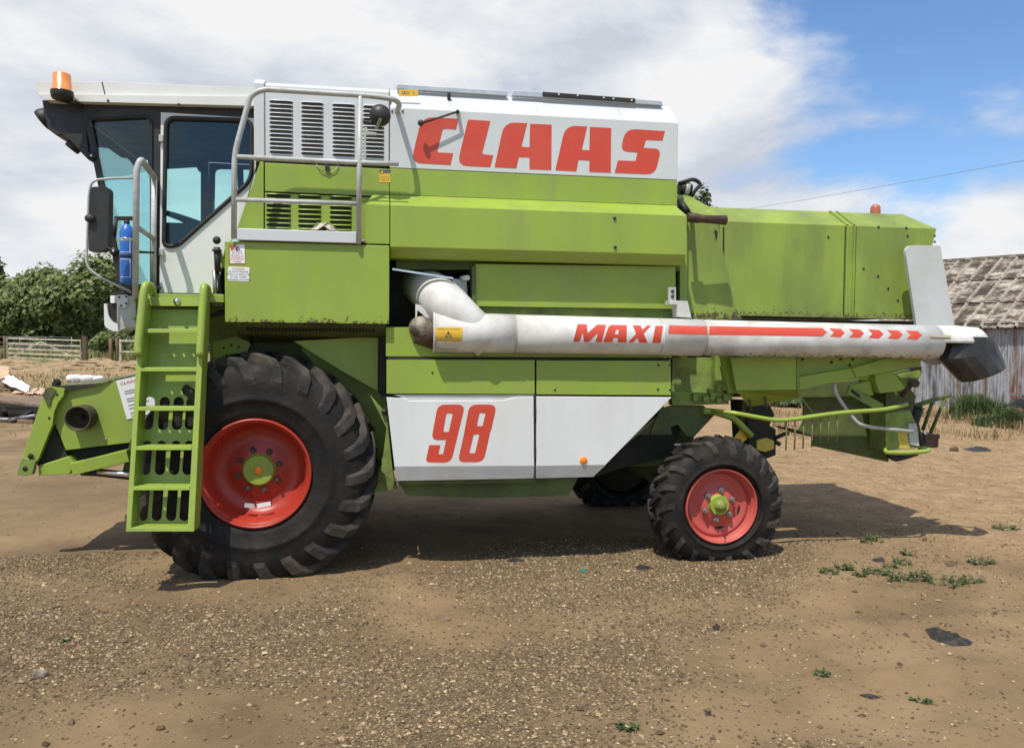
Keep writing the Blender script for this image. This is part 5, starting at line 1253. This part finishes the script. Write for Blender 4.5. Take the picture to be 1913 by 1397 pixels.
for an in (-.25, -1.45):
    V = []
    for k in range(9):
        a_ = an+(k-4)*.055; w_ = .010*(1-((k-4)/4)**2)+.001
        for s_ in (-1, 1): V.append((rx+(.205+s_*w_)*math.cos(a_),   .05+.1155, rz+(.205+s_*w_)*math.sin(a_)))
    MB().add(V, [(2*k, 2*k+1, 2*k+3, 2*k+2) for k in range(8)]).build('rim_slot', darkin, rrim)
MB().tube([(rx+.03, .07, rz-.262), (rx+.03, .05, rz-.275)], .008, 6).build('valve', black, rrim)
wheel('front_wheel', -.955, 2.80, .825, .930, .62, .412, rim_red, -1, 22, .26, .118, 8, .165)
wheel('rear_wheel', 2.70, 2.70, .468, .590, .34, .318, rim_pink, -1, 18, .085, .085, 6, .13)
MB().box((-.955, 1.4, .80), (.35, 1.75, .40)).build('front_axle', chassis, H, .02)

# ---- cab
rf_ = MB().solid([rnd(px([(66,153),(190,152.5),(484,164.5),(484,181),(190,178),(100,177),(70,179)], .40), [.02,0,0,0,0,0,.03], 4)], (0,2.0,0)).build('cab_roof', cab_white, H, .02, 3)
MB().solid([px([(70,176),(120,176),(190,177),(484,180.5),(484,198.5),(300,194),(150,190),(86,187)], .375)], (0,2.05,0)).build('roof_lip', cab_white, rf_, .012, 3)
a = P(190,165,.395); MB().solid([px([(189.5,153),(191.5,153),(197,177),(195,177)], .3975)], (0,.004,0)).build('roof_seam', gap_dark, rf_)
for q in ((202,188.5),(334,195.5)): MB().lathe([(.001,-.008),(.009,-.008),(.010,.003)], P(q[0],q[1],.375), 'Y', 8).build('roof_screw', black, rf_)
bn = MB().lathe([(.001,.138),(.055,.136),(.062,.127),(.066,.015),(.074,.011),(.076,0)], P(116,172,.26), 'Z', 24).build('roof_beacon', amber, rf_)
MB().lathe([(.080,.004),(.080,-.025),(.070,-.055),(.05,-.062),(.001,-.063)], P(116,172,.26), 'Z', 20).build('beacon_base', black, bn)
MB().bar(P(117,186,.27), P(150,196,.45), .05, .03).build('beacon_arm', black, bn)
# roof underside, lamp visor
VS = [(78,187),(160,192),(166,300),(157,291),(131,264),(115,252),(106,254),(89,241),(81,206)]
panel('lamp_visor', VS, .47, .26, black, H, .01)
panel('visor_bar', [(78,187),(160,192),(162,214),(82,206)], .74, 1.27, black, H, .008)
for q, rr_, tilt, Y_ in (((84,222), .085, 35, .56), ((138,274), .06, 50, .56), ((135,212), .075, 35, 2.14)):
    for _ in (0,):
        mb = MB().lathe([(.001,-.03),(rr_*.95,-.03),(rr_,0),(rr_*.8,.05),(.001,.08)], (0,0,0), 'X', 18); l_ = mb.build('work_light', black, H); p_ = P(q[0],q[1],.56); l_.location = (p_.x, Y_, p_.z); l_.rotation_euler = (0, math.radians(-tilt), 0)
panel('ceiling', [(95,194),(478,203),(478,212),(168,208),(95,201)], .50, 1.75, darkin, H, 0)
# side frames, both sides
def sideframe(Y, th):
    door = None
    fr_ = MB().solid([px([(152,192),(300,197),(300,549),(224,549),(160,232)], YC), rnd(px([(168,223),(283,217),(283,543),(233,543)], YC), [.02,.07,.04,.02], 5)], (0,.05,0))
    top = MB().solid([px([(299,197),(484,203),(484,221),(299,209)], YC)], (0,.05,0))
    dr = MB().solid([px([(300.5,210),(478,221.5),(478,312),(442,440),(421,458),(404,547),(298,547)], YC-.012), rnd(px([(310,220),(470,225),(470,336),(331,460),(306,460)], YC-.012), [.075,.075,.09,.07,.07], 6)], (0,.03,0))
    gl1 = MB().solid([rnd(px([(165,221),(285,215),(285,546),(231,546)], YC+.02), [.02,.07,.04,.02], 5)], (0,.005,0))
    gl2 = MB().solid([rnd(px([(308,218),(472,223),(472,338),(332,462),(304,462)], YC+.004), [.075,.075,.09,.07,.07], 6)], (0,.005,0))
    hol = rnd(px([(310,220),(470,225),(470,336),(331,460),(306,460)], YC-.016), [.075,.075,.09,.07,.07], 8)
    sl2 = MB().tube(hol+[hol[0], hol[1]], .017, 8, False)
    h1 = rnd(px([(168,223),(283,217),(283,543),(233,543)], YC-.004), [.02,.07,.04,.02], 6); sl1 = MB().tube(h1+[h1[0], h1[1]], .012, 8, False)
    post_ = MB().solid([px([(477,205),(484,205),(484,330),(477,330)], YC)], (0,.05,0))
    for mb_, nm, m_ in ((fr_, 'cab_frame', black), (top, 'door_header', black), (dr, 'cab_door', cab_white), (gl1, 'side_window', glass), (gl2, 'door_window', glass), (sl2, 'window_seal', rubber), (sl1, 'window_seal', rubber), (post_, 'rear_door_post', black)):
        if Y is not None: mb_.v = [(x, Y-(y-YC), z) for x, y, z in mb_.v]; mb_.f = [tuple(reversed(f_)) for f_ in mb_.f]
        if nm == 'cab_door' and Y is not None: m_ = black
        o = mb_.build(nm, m_, H)
        if nm == 'cab_door' and Y is None: door = o
    return door
door = sideframe(None, 0); sideframe(2.27, 0)
for q in (259, 471): MB().box(P(301.5,q,YC-.022), (.035,.03,.055)).build('hinge', grey_metal, door, .004)
# windscreen between the two front pillars
wa, wb = P(162,225,YC), P(230,546,YC)
MB().solid([[(wa.x, YC+.05, wa.z), (wb.x, YC+.05, wb.z), (wb.x, 2.22, wb.z), (wa.x, 2.22, wa.z)]], (-.004,0,0)).build('windscreen', glass, H)
for q in ((172,292),(213,470)): MB().lathe([(.001,-.02),(.030,-.02),(.034,.0),(.034,.03)], P(q[0],q[1],YC-.01), 'Y', 14).build('glass_clamp', rubber, H)
for q in ((172,292),(213,470)): MB().lathe([(.001,-.024),(.009,-.024),(.009,-.015)], P(q[0],q[1],YC-.01), 'Y', 8).build('clamp_screw', chrome, H)
# cab floor, rear wall, inside
MB().box((-1.55, 1.36, 2.20), (1.15, 1.72, .06)).build('cab_floor', black, H)
MB().box((-1.01, 1.36, 2.55), (.05, 1.72, .75)).build('cab_rear_wall', black, H)
MB().box((-1.015, 1.36, 3.60), (.05, 1.72, .25)).build('cab_rear_header', black, H)
s_ = MB().box((-1.30, 1.30, 2.62), (.50, .52, .14)).build('driver_seat', seatm, H, .04, 3); MB().box((-1.08, 1.30, 2.92), (.13, .48, .62), Matrix.Rotation(.12, 3, 'Y')).build('seat_back', seatm, s_, .04, 3); MB().box((-1.30, 1.30, 2.40), (.36, .36, .34)).build('seat_base', black, s_, .02)
sc = MB().tube([(-1.86, 1.30, 2.25), (-1.74, 1.30, 2.88)], .05, 10).build('steering_column', black, H)
cc = Vector((-1.72, 1.30, 2.93)); ax = Vector((.30, 0, 1)).normalized(); u_ = Vector((0,1,0)); v_ = ax.cross(u_)
ring = [cc+(u_*math.cos(k*math.pi/16)+v_*math.sin(k*math.pi/16))*.21 for k in range(33)]
MB().tube(ring, .016, 8, False).build('steering_wheel', rubber, sc)
for k in range(3): MB().tube([cc-ax*.03, ring[k*11]], .011, 6).build('spoke', rubber, sc)
MB().box((-1.72, .95, 2.60), (.34, .18, .50)).build('side_console', seatm, H, .04)
MB().tube([(-1.35, 2.0, 2.3), (-1.38, 2.0, 3.55)], .03, 8).build('inner_post', black, H)
MB().tube([P(372,310,2.0), P(376,317,1.95)], .03, 8).build('mirror_knob', black, H)
MB().tube([P(400,293,2.0), P(403,300,1.95)], .02, 8).build('latch_inside', black, H)
# cab handrails and mirror
hr = MB().tube(path([P(253,556,.02), P(255,316,.02), P(263,297,.04), P(289,332,YC-.03)], .06, 6), .0235, 12).build('entry_rail', grey_metal, H)
MB().tube([P(288,330,YC-.03), P(286.5,546,YC-.03)], .0225, 12).build('rail_post', grey_metal, hr)
MB().tube([P(256,424,.02), P(288,447,YC-.03)], .019, 10).build('rail_link', grey_metal, hr)
mi = MB().tube(path([P(250,333,.02), P(212,333,-.03), P(172,337,-.08), P(166,360,-.08), P(161,500,-.08), P(190,520,-.06), P(246,546,.02)], .07, 5), .0095, 10).build('mirror_arm', grey_metal, H)
pm = rnd(px([(168,349),(200,349),(203.5,356),(202,462),(192,469),(165,470)], -.15), [.03,.02,.03,.03,.03,.02], 4)
MB().solid([pm], (0,.10,0)).build('mirror_housing', black, mi, .018, 3)
pmx = P(203,410,-.1); MB().box((pmx.x+.002, -.10, pmx.z), (.006,.08,.42)).build('mirror_glass', chrome, mi)
MB().sphere(P(168,408,-.16), .034, 12, (1.1,.8,.9)).build('mirror_joint', black, mi)
# control lever beside the door
lv = MB().tube([P(405,462,.10), P(407,508,.10)], .024, 12); lv.tube([P(407,508,.10), P(411,545,.12)], .012, 8); lv.lathe([(.001,-.006),(.036,-.006),(.036,.006),(.001,.006)], P(405,468,.10), 'Z', 14)
lvv = lv.build('release_lever', black, H); MB().sphere(P(405,449,.10), .031, 12).build('ball_knob', rubber, lvv)
MB().tube([P(401,505,.12), P(402,560,.12)], .016, 8).build('gas_strut', steel, H)
MB().bar(P(408,465,.13), P(420,500,.13), .02, .03).build('lever_bracket', green, H); MB().box(P(410,562,.2), (.09,.2,.10)).build('valve_block', chassis, H, .008)
MB().tube(path([P(395,590,.2), P(420,580,.15), P(460,600,.2), P(470,640,.4)], .1), .018, 8).build('hydraulic_hose', rubber, H)
# walkway between cab and box, perforated green gusset
MB().xsec([(.08, 2.14), (.08, 2.20), (YC, 2.20), (YC, 2.14)], P(262,560,.08).x, P(418,560,.08).x).build('walkway', green_frame, H, .004)
panel('under_cab_wall', [(262,546),(480,552),(480,632),(395,642),(262,600)], .66, .03, green_dirty_shade, H)
gpf = [px([(398,640),(440,628),(470,640),(455,668),(412,690),(398,668)], .55)]
for q in ((418,650),(432,645),(446,648),(424,664),(440,662)): gpf.append([P(q[0]+2.6*math.cos(k*.785), q[1]+2.6*math.sin(k*.785), .55) for k in range(8)])
MB().solid(gpf, (0,.01,0)).build('perforated_gusset', green, H)
# headlamp unit
hl = panel('headlamp_bracket', [(218,552),(254,553),(255,612),(238,613),(220,619),(218,600)], .14, .30, grey_metal, H, .008)
MB().solid([rnd(px([(218,551),(238,550.5),(239,569),(234,575),(222,575),(218,570)], .13), .006)], (0,.012,0)).build('lamp_plate', tank_white, hl, .002)
for q in ((223,555),(236,554),(236,567),(226,571)): MB().lathe([(.001,-.006),(.008,-.006),(.008,.003)], P(q[0],q[1],.13), 'Y', 8).build('bolt', black, hl)
for q in ((252,560),(251,595)): MB().lathe([(.001,-.012),(.012,-.012),(.012,.003)], P(q[0],q[1],.14), 'Y', 8).build('bolt', green, hl)
MB().solid([rnd(px([(194,567),(199,567),(202,590),(211,604),(225,604),(225,619),(212,619),(195,611)], .16), [.02,.01,.03,.03,0,0,.03,.03], 4)], (0,.26,0)).build('lamp_shell', cab_white, hl, .01)
MB().solid([rnd(px([(199,567),(213,566),(225,575),(225,606),(210,604),(201,588)], .19), .01)], (0,.20,0)).build('lamp_body', mat('lamp_dark', (.03,.022,.018), .5), hl)
MB().solid([rnd(px([(206,552),(214,552),(214,566),(206,566)], .17), .005)], (0,.06,0)).build('indicator', paper, hl, .003)

# ---- steps
KN = .1765
def LPt(px_, py_, off=0.0):                       # point on the leaning front plane of the steps
    d = ray(px_, py_); k0 = -.438+off; t_ = (k0-(CAM.y-KN*CAM.z))/(d.y-KN*d.z); return CAM+d*t_
ladder = MB().solid([[LPt(262,556), LPt(272,556), LPt(244.5,993), LPt(235,993)]], (0,.19,0)).build('boarding_steps', green_frame, H, .004)
MB().solid([[LPt(374,556), LPt(384,556), LPt(362.5,993), LPt(350,993)]], (0,.19,0)).build('stringer', green_frame, ladder, .004)
for i, (y_, xl, xr_) in enumerate(((618,267.5,371),(690,263,367),(763.5,258,363),(837,253,358),(912,248.5,354),(989,244,351))):
    a, b = LPt(xl, y_-3.5), LPt(xr_, y_-3.5); dp = .125
    outer = [(a.x, a.y+.004, a.z), (b.x, b.y+.004, b.z), (b.x, b.y+dp, b.z), (a.x, a.y+dp, a.z)]; hol = []
    if i < 5:
        for k in range(5):
            for r_ in (.075,):
                cx_ = a.x+(b.x-a.x)*(k+.75)/5.5; hol.append([(cx_+.010*math.cos(q*math.pi/4), a.y+r_+.010*math.sin(q*math.pi/4), a.z+(b.z-a.z)*(k+.75)/5.5) for q in range(8)])
    MB().solid([outer]+hol, (0,0,-.006)).build('tread', green_frame, ladder)
    MB().solid([[LPt(xl,y_-3.6), LPt(xr_,y_-3.6), LPt(xr_,y_+3.6), LPt(xl,y_+3.6)]], (0,.008,0)).build('tread_nosing', green_frame, ladder, .002)
def slot(cx_, y0, y1, w_, off):
    pts = []
    for k in range(9): a = math.pi+math.pi*k/8; pts.append((cx_+w_*math.cos(a), y0+w_+w_*math.sin(a)))
    for k in range(9): a = math.pi*k/8; pts.append((cx_-2.2*0+w_*math.cos(a)-3.5, y1-w_+w_*math.sin(a)))
    return [LPt(x, y, off) for x, y in pts]
BO = .19
lp = [[LPt(268,578,BO), LPt(379,578,BO), LPt(360,988,BO), LPt(241,988,BO)]]
for (y0, y1, cs) in ((741,803,(280,308,334,358)), (823,887,(275,302,329,353.5)), (908,973,(270,296,323,348))):
    for c_ in cs: lp.append(slot(c_, y0, y1, 9.5, BO))
MB().solid(lp, (0,.006,0)).build('back_plate', green_frame, ladder)
MB().solid([[LPt(268,555,.10), LPt(378,556,.10), LPt(378,572,.10), LPt(268,571,.10)]], (0,.06,0)).build('top_bar', green_frame, ladder, .003)
MB().lathe([(.001,-.03),(.014,-.03),(.016,-.012),(.027,-.010),(.027,.01)], LPt(331,563,.10), 'Y', 12).build('bolt', chrome, ladder)
for a in (((259,664),(258,650),(268,548),(272,531),(284,535),(286,552)), ((374,666),(374,650),(380,548),(381,534),(388,540),(388,556))):
    off = (-.03, -.03, -.03, -.02, .10, .16)
    MB().tube(path([LPt(q[0], q[1], o_) for q, o_ in zip(a, off)], .05, 6), .029, 14).build('grab_handle', green_frame, ladder)

# ---- feeder house at the front
def z3(pts): return [(a*.27195, 640+b*.27195) for a, b in pts]
FY = .85
arc = [(445,330),(420,372),(395,430),(378,490),(375,545),(388,590),(405,625)]
fh = MB().solid([px(z3(arc+[(450,738),(895,685),(1350,620),(1350,150),(930,222),(800,250)]), FY)], (0,1.1,0)).build('feeder_house', green, H, .008)
ff = MB().solid([px(z3([(310,318),(330,300),(445,318),(437,368),(400,415),(372,480),(362,560),(265,800),(240,830),(225,905),(180,915),(112,905),(150,790)]), FY-.06)], (0,.05,0)).build('front_frame', green, H, .005)
MB().solid([px(z3([(150,788),(248,810),(222,905),(180,915),(112,905)]), FY-.075)], (0,.03,0)).build('frame_foot', green_dirty_shade, ff, .006)
for q, r_ in (((393,358),.010),((338,518),.010),((210,780),.022),((172,865),.020)): MB().lathe([(.001,-.002),(r_,-.002),(r_,.004)], P(q[0]*.27195, 640+q[1]*.27195, FY-.0765 if q[1] > 700 else FY-.0605), 'Y', 12).build('frame_hole', darkin, ff)
MB().solid([px(z3([(295,370),(310,315),(350,305),(385,330),(350,385),(345,430),(325,440),(315,410)]), FY-.07)], (0,.01,0)).build('worn_corner', mat('bare_rusty_corner', (.075,.07,.04), .8, dirt=(.16,.17,.06), damt=.6, dscale=14.0), ff)
MB().solid([[P(*z3([(325,302)])[0], FY-.02), P(*z3([(660,282)])[0], FY-.03), P(*z3([(790,250)])[0], FY), P(*z3([(930,222)])[0], FY), P(*z3([(930,215)])[0], FY+1.1), P(*z3([(420,285)])[0], FY+1.1)]], (0,0,-.012)).build('top_sheet', green_old, fh)
MB().solid([px(z3([(330,300),(660,282),(640,298),(450,335),(440,310)]), FY-.03)], (0,.01,0)).build('top_edge', gap_dark, ff)
MB().solid([px(z3([(350,300),(372,250),(390,270),(386,300)]), FY)], (0,.10,0)).build('frame_hook', gap_dark, ff)
MB().solid([px(z3([(362,560),(380,600),(440,720),(470,800),(262,850),(245,810)]), FY+.03)], (0,1.0,0)).build('feeder_mouth', gap_dark, ff)
cpt = P(*z3([(530,525)])[0], FY); sh = MB().lathe([(.105,.02),(.105,-.16),(.098,-.165),(.092,-.16),(.090,-.02),(.001,-.02)], (cpt.x+.06, cpt.y, cpt.z+.02), 'Y', 28).build('drive_guard', mat('guard_shaded_brown', (.062,.052,.030), .7, dirt=(.11,.085,.05), damt=.6), fh)  # brown darkened to paint in the shade of the hollow guard
MB().lathe([(.001,-.10),(.018,-.10),(.02,-.02)], (cpt.x+.06, cpt.y, cpt.z+.02), 'Y', 10).build('drive_shaft', darkin, sh)
MB().lathe([(.001,-.012),(.013,-.012),(.018,.003)], P(*z3([(722,668)])[0], FY), 'Y', 10).build('feeder_bolt', steel, fh)
MB().solid([px(z3([(262,845),(470,780),(515,830),(480,905),(262,912)]), FY-.03)], (0,.9,0)).build('pivot_plate', green, ff, .01)
MB().bar(P(*z3([(505,865)])[0], FY-.05), P(*z3([(890,772)])[0], FY-.05), .10, .105).build('lift_arm', green, fh, .006)
MB().bar(P(*z3([(470,770)])[0], FY+.12), P(*z3([(1000,700)])[0], FY+.12), .05, .12).build('under_beam', gap_dark, fh)
MB().tube([P(*z3([(560,885)])[0], FY-.02), P(*z3([(672,890)])[0], FY-.02), P(*z3([(1000,926)])[0], FY-.02)], .034, 14).build('ram_barrel', rubber, fh)
MB().tube([P(*z3([(672,882)])[0], FY-.052), P(*z3([(1000,920)])[0], FY-.052)], .024, 12).build('ram_rod', chrome, fh)
MB().bar(P(240,850,FY+.05), P(330,870,FY+.05), .12, .30).build('ram_mount', chassis, H)

# ================================================================== THINGS ON THE HARVESTER
lf = MB().solid([[P(*z3([q])[0], FY-.004) for q in ((797,262),(1085,195),(1165,455),(872,528))]], (0,-.0015,0)); lf.f = lf.f
ppr = thing('paper_leaflet', 'white sales leaflet with red CLAAS heading taped to the green front housing', 'leaflet', tuple(P(*z3([(980,365)])[0], FY-.006)))
lf.build('sheet', paper, ppr)
p0, p1, p2 = P(*z3([(797,262)])[0], FY-.007), P(*z3([(1085,195)])[0], FY-.007), P(*z3([(872,528)])[0], FY-.007)
ux, uz = (p1-p0).normalized(), (p0-p2).normalized()
W_, H_ = (p1-p0).length, (p0-p2).length
place(text_mesh('CLAAS', .036, mat('claas_red_print', (.50,.02,.025), .5), p0+ux*.02-uz*.045, ux*1.2, uz, (0,-1,0), shear=.25), 'heading', ppr)
for i, (v_, wd) in enumerate(((.30,.5),(.36,.3),(.50,.45),(.56,.35),(.66,.5),(.74,.4),(.86,.45),(.93,.3))):
    a = p0+ux*.04-uz*H_*v_; MB().solid([[a, a+ux*W_*wd, a+ux*W_*wd-uz*.005, a-uz*.005]], (0,-.001,0)).build('print_line', ink, ppr)
EY = .22
a, b = P(238,530,EY), P(238,420,EY); er = .052
fe = thing('fire_extinguisher', 'blue fire extinguisher strapped beside the cab windscreen', 'extinguisher', (a.x, a.y, a.z))
hgt = b.z-a.z
MB().lathe([(.001,0),(er*.9,0),(er,.015),(er,hgt*.86),(er*.8,hgt*.95),(er*.4,hgt),(er*.3,hgt+.01)], (a.x, a.y, a.z), 'Z', 24).build('cylinder', blue, fe)
MB().lathe([(er+.002,hgt*.44),(er+.004,hgt*.45),(er+.004,hgt*.475),(er+.002,hgt*.485)], (a.x, a.y, a.z), 'Z', 24).build('strap', rubber, fe)
MB().lathe([(er+.001,hgt*.73),(er+.003,hgt*.735),(er+.003,hgt*.765),(er+.001,hgt*.77)], (a.x, a.y, a.z), 'Z', 24).build('band', chrome, fe)
MB().lathe([(er*.32,hgt),(er*.42,hgt+.01),(er*.42,hgt+.03),(.001,hgt+.035)], (a.x, a.y, a.z), 'Z', 12).build('valve', rubber, fe)
MB().bar((a.x-.085, a.y, a.z+hgt+.045), (a.x+.06, a.y, a.z+hgt+.05), .03, .028).build('handle', rubber, fe); MB().tube([(a.x-.07, a.y-.02, a.z+hgt+.04), (a.x-.085, a.y-.02, a.z+hgt-.10)], .014, 8).build('hose', rubber, fe)
for z0, z1 in ((.10,.40), (.52,.72)):
    for sgn in (0, 1):
        V = []
        for k in range(7):
            an = math.radians(-135+14*k); V.append((a.x+(er+.0015)*math.cos(an), a.y+(er+.0015)*math.sin(an), a.z+hgt*(z0 if sgn == 0 else z1))); V.append((V[-1][0], V[-1][1], V[-1][2]+.004))
        MB().add(V, [(2*k, 2*k+2, 2*k+3, 2*k+1) for k in range(6)]).build('label_line', paper, fe)
    an = math.radians(-135+84); q = (a.x+(er+.0015)*math.cos(an), a.y+(er+.0015)*math.sin(an)); MB().box((q[0], q[1]-.001, a.z+hgt*(z0+z1)/2), (.004,.001,hgt*(z1-z0))).build('label_line', paper, fe)
MB().solid([px([(226,468),(252,468),(288,470),(288,474),(252,473),(226,473)], EY+.06)], (0,.01,0)).build('extinguisher_bracket', rubber, H)
MB().solid([px([(224,531),(285,531),(285,537),(224,537)], EY-.02)], (0,.25,0)).build('extinguisher_shelf', black, H)
# rag on the platform
rr = np.random.default_rng(5); c = P(605,432,.12); n1_, n2_ = 16, 12; V = []
for i in range(n1_+1):
    for j in range(n2_+1):
        u, v = i/n1_*2-1, j/n2_*2-1; e_ = max(0, 1-u*u-.8*v*v)
        V.append((c.x+u*.10+rr.normal()*.004, c.y+v*.09+rr.normal()*.004, 2.709+max(0, .055*e_**.5+.020*math.sin(u*9+v*5)*e_**.5+rr.normal()*.005*e_)))
o = MB().add(V, [(i*(n2_+1)+j, (i+1)*(n2_+1)+j, (i+1)*(n2_+1)+j+1, i*(n2_+1)+j+1) for i in range(n1_) for j in range(n2_)], True).build('cleaning_rag', ragm)
tag(o, 'crumpled dirty cloth rag lying on the service platform', 'rag')
